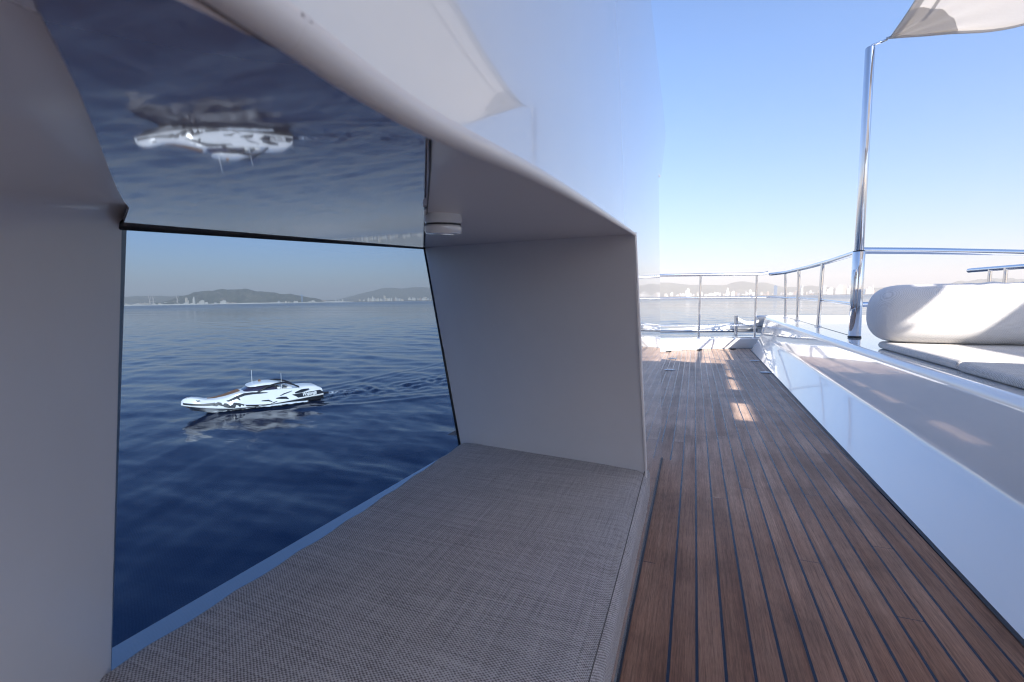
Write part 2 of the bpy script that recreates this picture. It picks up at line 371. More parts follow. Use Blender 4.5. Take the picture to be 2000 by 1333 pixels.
o = finish('ceiling_panel', bm, mirm); PO(o, wall); o['label'] = 'dark mirror-polished ceiling panel reflecting the sea'
# closing skin above the niche (keeps sky light out)
bm = bmesh.new()
q = [Vector((-0.16, -.9, .95)), Vector((-0.16, 1.3, 1.02)), Vector((-1.03, 1.62, 1.06)), Vector((-1.03, -.9, 1.0))]
bm.faces.new([bm.verts.new(p) for p in q])
q = [Vector((-1.03, .33, 1.0)), Vector((-1.03, 1.62, 1.06)), TR + Vector((-.004, 0, .006)), TL + Vector((-.004, 0, .006))]
bm.faces.new([bm.verts.new(p) for p in q])
o = finish('outer_skin', bm, gel); PO(o, wall)
# outside skin either side of the pane, and the ledge below it
bm = bmesh.new()
for q in ([(XB, -3, 0), (XB, -3, 2.05), (XB, .33, 1.8), (XB, .33, 0)], [(XB, 2.02, 0), (XB, 1.80, 1.06), (XB, 2.1, 1.55), (XB, 2.3, 0)], [(XB, .33, 1.0), (XB, .33, 1.8), (XB, 2.0, 1.58), (XB, 1.80, 1.06)],
          [(XB, 2.0, .15), tuple(BRr + Vector((-.002, 0.01, 0))), tuple(TR + Vector((-.002, .01, 0))), (XB - .03, 1.80, 1.06)],
          [(XB, .33, .15), tuple(BLr + Vector((-.004, -.01, 0))), tuple(TL + Vector((-.004, -.01, 0))), (XB, .33, 1.0)]):
    bm.faces.new([bm.verts.new(p) for p in q])
o = finish('outer_skin', bm, gel); PO(o, wall)
bm = bmesh.new()
LO = [atz(905, 868, .15), atz(213, 1258, .15)]
xs_far, xs_near = LO[0], LO[1]
dd = (xs_near - xs_far)
a_ = xs_far - dd * (2.0 - xs_far.y) / abs(dd.y); b_ = xs_near + dd * .3
bm.faces.new([bm.verts.new(p) for p in ((-.60, -.7, .15), (-.60, 2.0, .15), (a_.x, 2.0, .15), (b_.x, -.4, .15))])
bm.faces.new([bm.verts.new(p) for p in ((a_.x, 2.0, .15), (a_.x + .005, 2.0, .0), (b_.x + .005, -.4, .0), (b_.x, -.4, .15))])
o = finish('sill_ledge', bm, gel); PO(o, wall)
# black seal strips round the pane
bm = bmesh.new()
up_ = Vector((0.0, 0, -0.006)); 
for A_, B_, r_ in ((TL + Vector((.004, -.01, 0)), TR + Vector((.004, 0, 0)), [0.0088, 0.0062]), (TR + Vector((.004, -.003, .0)), BRr + Vector((.004, -.004, 0)), 0.0055)):
    tube(bm, [A_ + Vector((0, 0, -.002)), B_ + Vector((0, 0, -.002))], r_, 8)
tube(bm, [q + Vector((0, 0, -.001)) for q in mirR], 0.0022, 6)
o = finish('window_seal', bm, rubber, smooth=True); PO(o, wall)
# tinted pane
glass = bpy.data.materials.new('tinted_glass'); glass.use_nodes = True
gn = glass.node_tree; gn.nodes.clear()
out = gn.nodes.new('ShaderNodeOutputMaterial'); mx = gn.nodes.new('ShaderNodeMixShader'); tr = gn.nodes.new('ShaderNodeBsdfTransparent'); gl = gn.nodes.new('ShaderNodeBsdfGlossy'); fr = gn.nodes.new('ShaderNodeLayerWeight'); fp = gn.nodes.new('ShaderNodeMath'); fm_ = gn.nodes.new('ShaderNodeMath')
tr.inputs[0].default_value = (0.29, 0.37, 0.46, 1); gl.inputs['Roughness'].default_value = 0.003; fr.inputs[0].default_value = 0.5; fp.operation = 'POWER'; fp.inputs[1].default_value = 5; fm_.operation = 'MULTIPLY_ADD'; fm_.inputs[1].default_value = .9; fm_.inputs[2].default_value = .022
gn.links.new(fr.outputs['Facing'], fp.inputs[0]); gn.links.new(fp.outputs[0], fm_.inputs[0]); gn.links.new(fm_.outputs[0], mx.inputs[0]); gn.links.new(tr.outputs[0], mx.inputs[1]); gn.links.new(gl.outputs[0], mx.inputs[2]); gn.links.new(mx.outputs[0], out.inputs[0])
bm = bmesh.new()
bl2 = BLr + Vector((0, -.02, -.0)); TL_, TR_ = TL, TR; 
g = [[bm.verts.new(TL.lerp(TR, i / 8).lerp(bl2.lerp(BRr, i / 8), j / 8)) for j in range(9)] for i in range(9)]
for i in range(8):
    for j in range(8): bm.faces.new([g[i][j], g[i + 1][j], g[i + 1][j + 1], g[i][j + 1]])
o = finish('window_pane', bm, glass, smooth=True); PO(o, wall); o['label'] = 'large tinted window pane with a view of the sea'
# caulk line and low foot
bm = bmesh.new(); box(bm, -0.1345, -0.1300, -3, 2.31, 0.001, 0.006); o = finish('base_caulk', bm, caulk); PO(o, wall)
# front of the bench below the cushion is the wall panel itself (z 0 - 0.15)

# ceiling lamp puck
lc = atp(866, 428, tuple(P1.lerp(P2, .5).lerp(TR, .5)), (P2 - P1).cross(TR - P1)); 
lamp = empty('ceiling_light', lc); tag(lamp, 'round white puck light under the niche ceiling', 'light')
for nm, prof, mt_ in (('mount', [(.030, .012), (.039, .010), (.041, .002), (.041, -.007), (.038, -.010)], gel), ('groove', [(.0375, -.010), (.0375, -.014)], rubber), ('body', [(.038, -.014), (.041, -.017), (.041, -.026), (.038, -.0315), (.03, -.033)], gel), ('lens', [(.024, -.033), (.024, -.0345)], steel_grey)):
    bm = bmesh.new(); lathe(bm, prof[::-1], 40); o = finish(nm, bm, mt_, lamp, smooth=True, angle=40)
lamp.rotation_euler = (R(4), R(3), 0); lamp.scale = (.76, .76, .76)

# seat cushion
cush = empty('seat_cushion', (-.5, 1.0, .1)); tag(cush, 'long grey woven seat cushion filling the niche', 'cushion')
bm = bmesh.new()
box(bm, -.86, -.122, -.35, 1.60, .088, .232)
for v in bm.verts:
    if v.co.y > 1 and v.co.x < -.5: v.co.y = 1.595
    if v.co.y < 0 and v.co.x < -.5: v.co.y = .36 - .40
bmesh.ops.subdivide_edges(bm, edges=[e for e in bm.edges if abs(e.verts[0].co.y - e.verts[1].co.y) > .5], cuts=30)
bevel_sel(bm, lambda e: len(e.link_faces) == 2 and e.calc_face_angle(0) > .5, 0.042, 7)
for v in bm.verts:
    if v.co.z > .2:
        v.co.z += 0.004 * math.sin(v.co.y * 5.0) + .003 * math.sin(v.co.x * 9 + 1)
        if v.co.x < -.80: v.co.x += .004 * math.sin(v.co.y * 40)
    v.co.x -= .006 * (v.co.y - .5)
o = finish('fabric_cover', bm, fab, smooth=True, angle=60); PO(o, cush)
bm = bmesh.new(); tube(bm, [Vector((-.134 - .006 * (y - .5), y, .2315 + 0.004 * math.sin(y * 5.0) + .003 * math.sin(-.134 * 9 + 1))) for y in np.linspace(-.3, 1.57, 40)], .0011, 6)
seamm = mat('seam_thread', (0.10, .09, .085), .8); o = finish('seam', bm, seamm, smooth=True); PO(o, cush)
bm = bmesh.new(); box(bm, -.80, -.1335, -.3, 1.52, .07, .090); o = finish('cushion_base', bm, gel); PO(o, cush)

# ------------------------------------------------------------------ plinth (raised white coaming) on the right
pl = empty('white_coaming', (.9, 4, 0)); tag(pl, 'raised glossy white coaming along the right of the teak deck', 'coaming')
bm = bmesh.new()
ys = [-3, -1, 0, 1, 1.5, 2, 2.5, 3, 3.6, 4.5, 5.5, 6.5, 7.05, 7.43]
rows = []
for y in ys:
    foot = pl_x(y); zr = .172 + .0085 * (y - 1.5)
    xr = .897
    xt = .908 if y < 3.6 else .908 + .028 * ((y - 3.6) / 3.8) ** 1.5
    zt = .48
    pr = [(foot, 0.0), (foot + .001, .0011), (xr - .022, zr - .022 * zr / (xr - foot)), (xr - .012, zr - .0125 * zr / (xr - foot)), (xr - .004, zr - .003), (xr, zr + .004), (xr + .003, zr + .014), (xr + .0035, zr + .03), (xt - .0008, zt - .046), (xt - .0004, zt - .040)]
    for k in range(7):
        a_ = math.pi / 2 * k / 6; pr.append((xt + .034 - .034 * math.cos(a_) , zt - .034 + .034 * math.sin(a_)))
    pr += [(xt + .10, zt), (3.75, zt + .02), (3.85, zt - .05), (3.9, 0)]
    rows.append([bm.verts.new((x, y, z)) for x, z in pr])
for i in range(len(rows) - 1):
    for k in range(len(rows[0]) - 1): bm.faces.new([rows[i][k], rows[i + 1][k], rows[i + 1][k + 1], rows[i][k + 1]])
bm.faces.new(rows[-1])
bmesh.ops.recalc_face_normals(bm, faces=bm.faces)
o = finish('coaming_body', bm, gel, smooth=True, angle=38); PO(o, pl)
wn_ = o.modifiers.new('wn', 'WEIGHTED_NORMAL'); wn_.keep_sharp = True; wn_.weight = 100
bm = bmesh.new(); 
for i in range(len(ys) - 1):
    a_ = [(pl_x(y_) - dx, y_, .004) for y_, dx in ((ys[i], .010), (ys[i], -.004), (ys[i + 1], -.004), (ys[i + 1], .010))]
    bm.faces.new([bm.verts.new(p) for p in a_])
o = finish('base_caulk', bm, caulk); PO(o, pl)
# deck beyond the coaming: white foredeck, a groove beside the posts
bm = bmesh.new()
v = [(.936, 7.43, .479), (4.2, 7.43, .479), (4.0, 8.08, .479), (1.07, 8.1, .479)]
bm.faces.new([bm.verts.new(p) for p in v]); bm.faces.new([bm.verts.new(p) for p in ((.936, 7.43, .479), (1.07, 8.1, .479), (1.1, 8.1, .1), (.936, 7.43, .1))][::-1])
o = finish('foredeck', bm, gel_sun); PO(o, pl)
bm = bmesh.new()
for A_, B_ in (((1.20, 7.2), (1.10, 4.15)),):
    bm.faces.new([bm.verts.new(p) for p in ((A_[0], A_[1], .4815), (A_[0] + .012, A_[1], .4815), (B_[0] + .012, B_[1], .4815), (B_[0], B_[1], .4815))])
o = finish('groove', bm, rubber); PO(o, pl)

# ------------------------------------------------------------------ kerb at the end of the deck
kb = empty('bow_kerb', (0, 7.3, 0)); tag(kb, 'low white kerb closing the end of the teak deck', 'kerb')
bm = bmesh.new()
kt = [(-1.5, 6.05), (-.95, 6.62), (-.494, 7.02), (-.305, 7.13), (-.15, 7.20), (.12, 7.35), (.40, 7.46), (1.0, 7.62)]
rows = []
for (x, y), (tx, ty) in zip(kerbL, kt):
    pr = [(x, y, 0.0), (x, y + .005, .006), (tx - .0, ty + .0, .150), (tx + .005, ty + .008, .158), (tx + .015, ty + .03, .16), (tx + .0, ty + .42, .158), (tx, ty + .45, .1), (tx, ty + .46, -.3)]
    rows.append([bm.verts.new(p) for p in pr])
for i in range(len(rows) - 1):
    for k in range(len(rows[0]) - 1): bm.faces.new([rows[i][k], rows[i + 1][k], rows[i + 1][k + 1], rows[i][k + 1]])
bmesh.ops.recalc_face_normals(bm, faces=bm.faces)
o = finish('kerb_body', bm, gel, smooth=True, angle=40); PO(o, kb)
bm = bmesh.new()
for i in range(len(kerbL) - 1):
    (x, y), (x2, y2) = kerbL[i], kerbL[i + 1]
    bm.faces.new([bm.verts.new(p) for p in ((x, y - .012, .004), (x2, y2 - .012, .004), (x2, y2 + .003, .004), (x, y + .003, .004))])
o = finish('base_caulk', bm, caulk); PO(o, kb)

for px, py in ((1306, 687), (1366, 683.6), (1432, 682)):
    c = atz(px, py, 0.012); bm = bmesh.new(); tube(bm, [V((-.045, 0, 0)), V((-.035, 0, 0)), V((.035, 0, 0)), V((.045, 0, 0))], [.004, .011, .011, .004], 10)
    o = finish('scupper', bm, rubber, smooth=True); o.location = c; o.rotation_euler = (0, 0, R(38 if px < 1400 else 24)); PO(o, kb)
# ------------------------------------------------------------------ railings
def railing(name, label, top, mids, posts, r_top=.021, r_mid=.012, r_post=.017, loc=None):
    e = empty(name, loc or posts[0][0]); tag(e, label, 'railing')
    bm = bmesh.new(); tube(bm, top, r_top, 16); o = finish('handrail', bm, steel, smooth=True, angle=50); PO(o, e)
    for mpts in mids:
        bm = bmesh.new(); tube(bm, mpts, r_mid, 12); o = finish('mid_rail', bm, steel, smooth=True, angle=50); PO(o, e)
    for b, t in posts:
        bm = bmesh.new(); tube(bm, [b, t], r_post, 14)
        o = finish('post', bm, steel, smooth=True, angle=50); PO(o, e)
        bm = bmesh.new(); lathe(bm, [(r_post * 1.9, 0.002), (r_post * 1.9, .006), (r_post * 1.2, .012)], 20, b); f_ = finish('foot', bm, steel, smooth=True, angle=50)
        f_.parent = o
    return e
V = Vector
br = lambda x: 7.58 + .30 * (x - .5)        # line of the bow rail in plan
def bp(x, z): return V((x, br(x), z))
railing('bow_railing', 'polished steel bow railing with three bars at the end of the deck',
        [bp(-1.6, 1.115), bp(-.9, 1.118), bp(0, 1.115), bp(.85, 1.11), bp(.95, 1.115), bp(1.0, 1.13)],
        [[bp(-1.6, .775), bp(.98, .765)], [bp(-1.6, .36), bp(.84, .35)]],
        [(bp(-.93, .16), bp(-.93, 1.1)), (bp(.065, .16), bp(.075, 1.1)), (bp(.845, .16), bp(.85, 1.1))])
tr_pts = [V((1.01, 7.63, 1.098)), V((1.05, 7.58, 1.10)), V((1.145, 7.2, 1.10)), V((1.165, 6, 1.10)), V((1.15, 5, 1.10)), V((1.10, 4.02, 1.10))]
railing('coaming_railing', 'polished steel side railing running to the awning pole', tr_pts,
        [[V((1.0, 7.64, .765)), V((1.05, 7.57, .762)), V((1.145, 7.2, .758)), V((1.165, 6, .75)), V((1.15, 5, .735)), V((1.10, 4.02, .72))]],
        [(V((1.17, 7.25, .48)), V((1.15, 7.25, 1.09))), (V((1.158, 6.4, .48)), V((1.155, 6.4, 1.09))), (V((1.13, 5.26, .48)), V((1.145, 5.26, 1.09)))], loc=(1.17, 7.25, .48))
railing('cross_railing', 'two-bar steel railing running right behind the white bolster',
        [V((1.10, 4.0, 1.105)), V((1.5, 4.2, 1.10)), V((2.42, 4.89, 1.10)), V((3.4, 5.6, 1.10))],
        [[V((1.10, 4.0, .72)), V((1.5, 4.2, .72)), V((2.42, 4.89, .72)), V((3.4, 5.6, .72))]],
        [(V((3.3, 5.53, .48)), V((3.3, 5.53, 1.09)))], r_top=.024, r_mid=.019, loc=(1.1, 4.0, .48))
fr_ = lambda y: V((3.6 + (8.4 - y) * .0, y, 1.095))
railing('starboard_railing', 'short steel railing seen far right beyond the bolster',
        [V((3.6, 8.45, 1.098)), V((3.6, 8.35, 1.10)), V((3.62, 7.3, 1.09)), V((3.64, 6.3, 1.08))],
        [[V((3.6, 8.35, .76)), V((3.64, 6.3, .74))]],
        [(V((3.6, 7.95, .48)), V((3.6, 7.95, 1.09))), (V((3.6, 7.62, .48)), V((3.6, 7.62, 1.09)))], r_top=.03, r_post=.022, loc=(3.6, 7.95, .48))

# ------------------------------------------------------------------ awning pole
pole = empty('awning_pole', (1.085, 3.99, .48)); tag(pole, 'tall polished steel pole holding the awning corner', 'pole')
def ovalpost(name, z0, z1, rx, ry, mt_=steel):
    bm = bmesh.new(); n = 40; rs = []
    prof = [(0.94, z0), (1, z0 + .004), (1, z1 - .006), (.93, z1)]
    for s_, z in prof:
        rs.append([bm.verts.new((rx * s_ * math.cos(2 * math.pi * k / n), ry * s_ * math.sin(2 * math.pi * k / n), z)) for k in range(n)])
    for i in range(len(rs) - 1):
        for k in range(n): bm.faces.new([rs[i][k], rs[i][(k + 1) % n], rs[i + 1][(k + 1) % n], rs[i + 1][k]])
    bm.faces.new(rs[0][::-1]); bm.faces.new(rs[-1])
    o = finish(name, bm, mt_, smooth=True, angle=40); o.parent = pole; return o
ovalpost('lower_post', .012, .618, .037, .046); ovalpost('joint_ring', .616, .624, .036, .045, rubber); ovalpost('upper_post', .622, 2.0, .028, .037); ovalpost('base_ring', 0.0, .013, .041, .05, rubber)
bm = bmesh.new(); lathe(bm, [(.021, -.01), (.024, 0), (.024, .25), (.018, .27)], 20); o = finish('cover_plate', bm, steel, pole, smooth=True, angle=50); o.location = (-.020, -.022, .22); o.scale = (1, 1, 1)
bm = bmesh.new(); tube(bm, [V((0.0, 0, 1.99)), V((.012, 0, 2.015)), V((.045, .002, 2.022)), V((.095, .005, 2.037))], .008, 10); o = finish('hook_arm', bm, steel, pole, smooth=True)

# ------------------------------------------------------------------ awning sail
sail = empty('awning', (1.18, 4.0, 2.52)); tag(sail, 'pale fabric awning sail stretched from the steel pole', 'awning')
cloth = bpy.data.materials.new('awning_cloth'); cloth.use_nodes = True
def cloth_mat(m, col, trans):
    b = P(m); b.inputs['Base Color'].default_value = (*col, 1); b.inputs['Roughness'].default_value = .85; b.inputs['Specular IOR Level'].default_value = .2
    t_ = N(m, 'ShaderNodeBsdfTranslucent'); t_.inputs[0].default_value = (col[0] * 1.05, col[1] * 1.0, col[2] * .93, 1)
    x_ = N(m, 'ShaderNodeMixShader'); x_.inputs[0].default_value = trans
    L(m, b.outputs[0], x_.inputs[1]); L(m, t_.outputs[0], x_.inputs[2]); L(m, x_.outputs[0], m.node_tree.nodes['Material Output'].inputs[0])
    L(m, bump(m, noise(m, mapping(m, (3, 3, 3)), 3, 4, .6), .5, .02), b.inputs['Normal'])
cloth_mat(cloth, (.76, .73, .70), .35)
cloth2 = bpy.data.materials.new('awning_border'); cloth2.use_nodes = True; cloth_mat(cloth2, (.66, .65, .64), .40)
C0 = V((1.195, 4.0, 2.525))
left_e = bez([C0, V((1.165, 3.5, 2.51)), V((1.10, 2.8, 2.53)), V((.98, 2.0, 2.57)), V((.75, 1.0, 2.61)), V((.45, -.6, 2.66))], 8)
front_e = bez([C0, V((1.43, 3.84, 2.42)), V((1.72, 3.64, 2.31)), V((2.2, 3.28, 2.33)), V((2.805, 3.05, 2.50))], 8)
n1, n2 = len(left_e), 24
# right edge of the panel from front_e end to the rear corner
rear_c = V((2.862, -.6, 2.68))
bm = bmesh.new(); bmB = bmesh.new(); bmP = bmesh.new()
def sail_p(u, v):       # u across (0 left .. 1 right), v back (0 front .. 1 rear)
    fi = u * (len(front_e) - 1); k = min(int(fi), len(front_e) - 2); F_ = front_e[k].lerp(front_e[k + 1], fi - k)
    fj_ = v * (n1 - 1); k = min(int(fj_), n1 - 2); L_ = left_e[k].lerp(left_e[k + 1], fj_ - k)
    Rr = front_e[-1].lerp(rear_c, v); Bk = left_e[-1].lerp(rear_c, u)
    p_ = F_ * (1 - v) + Bk * v + L_ * (1 - u) + Rr * u - (C0 * (1 - u) * (1 - v) + front_e[-1] * u * (1 - v) + left_e[-1] * (1 - u) * v + rear_c * u * v)
    r_ = math.hypot(p_.x - C0.x, p_.y - C0.y); an = math.atan2(C0.y - p_.y, p_.x - C0.x + 1e-6)
    p_.z += .07 * math.sin(math.pi * min(1, u)) * math.sin(math.pi * min(1, v)) + .006 * math.exp(-((r_ - .3) / .25) ** 2) * math.sin(an * 22)
    return p_
NU, NV = 60, 70
gg = [[None] * (NV + 1) for _ in range(NU + 1)]
pos = [[sail_p((i / NU) ** 1.5, (j / NV) ** 1.5) for j in range(NV + 1)] for i in range(NU + 1)]
def addq(b_, i, j, dz=0):
    b_.faces.new([b_.verts.new(pos[a_][c_] + V((0, 0, dz))) for a_, c_ in ((i, j), (i + 1, j), (i + 1, j + 1), (i, j + 1))])
for i in range(NU):
    for j in range(NV):
        p_ = pos[i][j]; d_ = (p_ - C0).length
        de = min((p_ - q_).length for q_ in left_e) ; 
        addq(bm, i, j)
NPA, NPR = 26, 12; gp = []
for ia in range(NPA + 1):
    ph_ = math.pi / 2 * ia / NPA; lo_, hi_ = 0.0, .9
    for _ in range(30):
        md = (lo_ + hi_) / 2; q_ = sail_p(md * math.cos(ph_), md * math.sin(ph_))
        if (q_ - C0).length < .37 + .03 * math.sin(ph_ * 2): lo_ = md
        else: hi_ = md
    gp.append([bmP.verts.new(sail_p(lo_ * k / NPR * math.cos(ph_), lo_ * k / NPR * math.sin(ph_)) + V((0, 0, -.004))) for k in range(NPR + 1)])
for ia in range(NPA):
    for k in range(NPR): bmP.faces.new([gp[ia][k], gp[ia + 1][k], gp[ia + 1][k + 1], gp[ia][k + 1]])
for b_ in (bm, bmP): bmesh.ops.remove_doubles(b_, verts=b_.verts, dist=0.0004)
o = finish('sail_cloth', bm, cloth, smooth=True); PO(o, sail)
o = finish('corner_patch', bmP, cloth2, smooth=True); PO(o, sail)
bm = bmesh.new()
def strip(b_, path_in, width_dir, wd, dz):
    prev_ = None
    for p_ in path_in:
        a_, c_ = b_.verts.new(p_ + V((0, 0, dz))), b_.verts.new(p_ + width_dir(p_) * wd + V((0, 0, dz)))
        if prev_: b_.faces.new([prev_[0], prev_[1], c_, a_])
        prev_ = (a_, c_)
strip(bm, left_e, lambda p_: V((1, 0, 0.0)), .045, -.0045); strip(bm, front_e, lambda p_: V((0, -1, 0.0)), .035, -.0045)
o = finish('hem', bm, cloth2, smooth=True); PO(o, sail)
bm = bmesh.new(); sp = [sail_p(.11 + .03 * k / 10, .12 + .88 * (k / 20)) for k in range(21)]
sp = [pos[int(NU * .20)][j] + V((0, 0, -.0045)) for j in range(12, NV, 2)]
strip(bm, sp, lambda p_: V((1, 0, 0)), .022, -.001); o = finish('seam_band', bm, cloth2, smooth=True); PO(o, sail)
bm = bmesh.new(); tube(bm, left_e, .0045, 8); tube(bm, front_e, .0045, 8); tube(bm, [C0 + V((-.02, 0, .003)), C0 + V((.03, -.01, 0)), C0 + V((.085, 0.012, -.003))], [.006, .013, .006], 10)
o = finish('edge_rope', bm, steel_grey, smooth=True); PO(o, sail)

# second awning panel and hardtop, out of view, added to shade the deck
e2 = empty('shade_awning', (3.8, 2.3, 2.55)); tag(e2, 'unseen second awning panel added to shade the deck and lounge pads', 'awning')
bm = bmesh.new(); box(bm, 2.92, 4.9, 1.12, 3.3, 2.60, 2.604); o = finish('sail_cloth', bm, cloth); PO(o, e2)
bm = bmesh.new(); box(bm, 2.5, 2.95, .80, 1.13, 2.58, 2.60); box(bm, 2.5, 2.93, -.2, .28, 2.58, 2.60); box(bm, 2.92, 3.02, -.2, .84, 2.58, 2.60); box(bm, 3.36, 4.9, -1.2, 1.1, 2.60, 2.64); o = finish('shade_bars', bm, gel_in); PO(o, e2)  # unseen bars, added and shaped to cut the sun into patches
ht = empty('hardtop', (1.5, -2.5, 0)); tag(ht, 'white hardtop roof behind the viewer, added to shade the deck', 'roof')
bm = bmesh.new(); box(bm, -1.3, 5.0, -4.6, -.5, 2.70, 2.78); o = finish('roof_slab', bm, gel_in); PO(o, ht)
bm = bmesh.new(); box(bm, 2.2, 5.0, -.52, -.10, 2.62, 2.69); o = finish('visor', bm, gel_in); PO(o, ht)
bm = bmesh.new(); box(bm, -1.0, 1.3, -4.5, -4.4, 0, 2.7); o = finish('shade_bulkhead', bm, gel_in); PO(o, ht)  # unseen wall, added to block light reaching the niche from behind
bm = bmesh.new(); box(bm, 4.6, 4.7, -2.8, -2.7, 0, 2.7); o = finish('pillar', bm, gel_in); PO(o, ht)

# ------------------------------------------------------------------ lounge pad and bolster
def softbox(bm, x0, x1, y0, y1, z0, z1, r_, seg=5, sub=8):
    box(bm, x0, x1, y0, y1, z0, z1); bevel_sel(bm, lambda e: True, r_, seg)
def pad(name, label, x0, x1, y0, y1, z0, z1):
    bm = bmesh.new(); softbox(bm, x0, x1, y0, y1, z0, z1, .022)
    o = finish(name, bm, fab3, smooth=True, angle=60); tag(o, label, 'cushion', 'flat pads on the white sunbed'); return o
PADZ = .523
pad('sunbed_pad', 'flat light grey pad under the white bolster', .995, 1.9, 2.37, 3.25, .481, PADZ)
pad('sunbed_pad', 'flat light grey pad nearest the viewer, partly shaded', .985, 1.9, 1.2, 2.355, .481, PADZ)
bol = empty('bolster', (1.3, 3.1, PADZ)); tag(bol, 'thick white rounded bolster half in sunlight on the sunbed', 'bolster')
bm = bmesh.new()
# D-shaped section swept along a path that rounds off at the left end
zc, rz, ry = .158, .166, .17
def section(c, dx, s, squash=1.0, k=28):
    out_ = []
    for q_ in range(k):
        a_ = 2 * math.pi * q_ / k
        ca, sa = math.cos(a_), math.sin(a_)
        pw = .72
        yy_ = math.copysign(abs(ca) ** pw, ca) * ry * s * squash; zz_ = math.copysign(abs(sa) ** pw, sa) * rz * (s if sa > 0 else min(1, s * 1.0))
        out_.append(V((c.x - dx.y * yy_, c.y + dx.x * yy_, PADZ + zc + zz_)))
    return out_
path = []
A0, A1 = V((1.02, 3.23, 0)), V((1.40, 3.12, 0))
dx0 = V((1, -.14, 0)).normalized()
for t, s in [(-.085, .05), (-.082, .30), (-.07, .55), (-.045, .78), (-.01, .92), (.04, .985), (.10, 1.0), (.2, 1.0), (.285, 1.0), (.305, .985), (.325, 1.0)] + [(.35 + .022 * k_, 1.0) for k_ in range(20)] + [(.8, 1.0), (1.2, 1.0), (1.6, 1.0)]:
    c = A0 + dx0 * t if t < .3 else A0 + dx0 * .3 + V((1, .03, 0)) * (t - .3)
    path.append(section(c, dx0 if t < .3 else V((1, .0, 0)), s))
def loft(b_, rings, capA=True, capB=True):
    vr = [[b_.verts.new(p) for p in r_] for r_ in rings]; k = len(vr[0])
    for i in range(len(vr) - 1):
        for q_ in range(k): b_.faces.new([vr[i][q_], vr[i][(q_ + 1) % k], vr[i + 1][(q_ + 1) % k], vr[i + 1][q_]])
    if capA: b_.faces.new(vr[0][::-1])
    if capB: b_.faces.new(vr[-1])
loft(bm, path)
for v in bm.verts: 
    v.co.z += .004 * math.sin(v.co.x * 31 + v.co.y * 12) * (1 if v.co.x > 1.4 else .3) + (.006 * math.sin(v.co.x * 58 - v.co.y * 30) if v.co.x > 1.36 and v.co.z > PADZ + .2 else 0)
bmesh.ops.recalc_face_normals(bm, faces=bm.faces)
o = finish('bolster_cover', bm, fab2, smooth=True); PO(o, bol)
m_ = o.modifiers.new('s', 'SUBSURF'); m_.levels = 1; m_.render_levels = 1

# deck fittings
for i, (px, py, lb) in enumerate([(1308, 723, 'small oval steel deck fitting, nearer of the pair on the left'), (1314, 701, 'small oval steel deck fitting, farther of the pair on the left'), (1474, 705, 'small oval steel deck fitting by the coaming, farther one'), (1495, 728, 'small oval steel deck fitting by the coaming, nearer one')]):
    c = atz(px, py, 0.004)
    if i == 0:
        bm = bmesh.new(); lathe(bm, [(.056, .0), (.056, .003), (.046, .007), (.02, .008)], 28); fit = finish('deck_fitting', bm, steel_grey, smooth=True, angle=40); fit.scale = (1.0, .75, 1); o = fit
    else: o = fit.copy(); sc.collection.objects.link(o)
    o.location = c; tag(o, lb, 'fitting', 'oval fittings set in the teak')

# things beyond the bow rail
e = empty('boarding_beam', (.2, 8.3, .2)); tag(e, 'white tapered beam over a grey tube beyond the bow rail', 'beam')
bm = bmesh.new(); tube(bm, [V((-1.8, 8.2, .19)), V((1.15, 8.2, .235))], .026, 14); o = finish('tube', bm, steel_grey, smooth=True); PO(o, e)
bm = bmesh.new()
q0 = [(-1.6, 8.24, .262), (-.7, 8.24, .225), (-.15, 8.24, .26), (.62, 8.24, .35), (1.1, 8.24, .355)]; 
for i in range(1, len(q0) - 1):
    a_, b_ = q0[i], q0[i + 1]
    lo = (.215 + .012 * a_[0], .215 + .012 * b_[0])
    vs_ = [(a_[0], 8.22, lo[0]), (b_[0], 8.22, lo[1]), (b_[0], 8.22, b_[2]), (a_[0], 8.22, a_[2])]
    f_ = [bm.verts.new(p) for p in vs_]; k_ = [bm.verts.new((p[0], p[1] + .1, p[2])) for p in vs_]
    bm.faces.new(f_); bm.faces.new(k_[::-1]); bm.faces.new([f_[3], f_[2], k_[2], k_[3]]); bm.faces.new([f_[0], k_[0], k_[1], f_[1]])
o = finish('beam_body', bm, gel_sun); PO(o, e)
e = empty('bow_roller', (1.0, 8.3, .2)); tag(e, 'grey steel bow roller box with a white sheet hung to a short post', 'bow roller')
bm = bmesh.new(); tube(bm, [V((.63, 8.17, -.2)), V((.625, 8.17, .475))], .03, 14); o = finish('post', bm, steel, smooth=True, angle=50); PO(o, e)
bm = bmesh.new(); box(bm, .92, 1.22, 8.15, 8.4, .30, .47); bevel_sel(bm, lambda e_: True, .02, 3)
o = finish('roller_box', bm, steel_grey, smooth=True, angle=40); PO(o, e)
bm = bmesh.new(); box(bm, .93, 1.2, 8.1, 8.3, .20, .27); box(bm, .66, .93, 8.15, 8.3, .215, .225); o = finish('bracket', bm, steel_grey); PO(o, e)
bm = bmesh.new(); pr = None
for k in range(13):
    t = k / 12; x = .65 + .30 * t; z = .44 - .03 * t - .06 * math.sin(math.pi * t); 
    a_ = [bm.verts.new((x, 8.12, z)), bm.verts.new((x, 8.30, z + .015)), bm.verts.new((x, 8.30, z - .0)), bm.verts.new((x, 8.12, z - .035))]
    if pr:
        for q_ in range(4): bm.faces.new([pr[q_], pr[(q_ + 1) % 4], a_[(q_ + 1) % 4], a_[q_]])
    pr = a_
o = finish('sheet', bm, gel_sun, smooth=True, angle=50); PO(o, e)

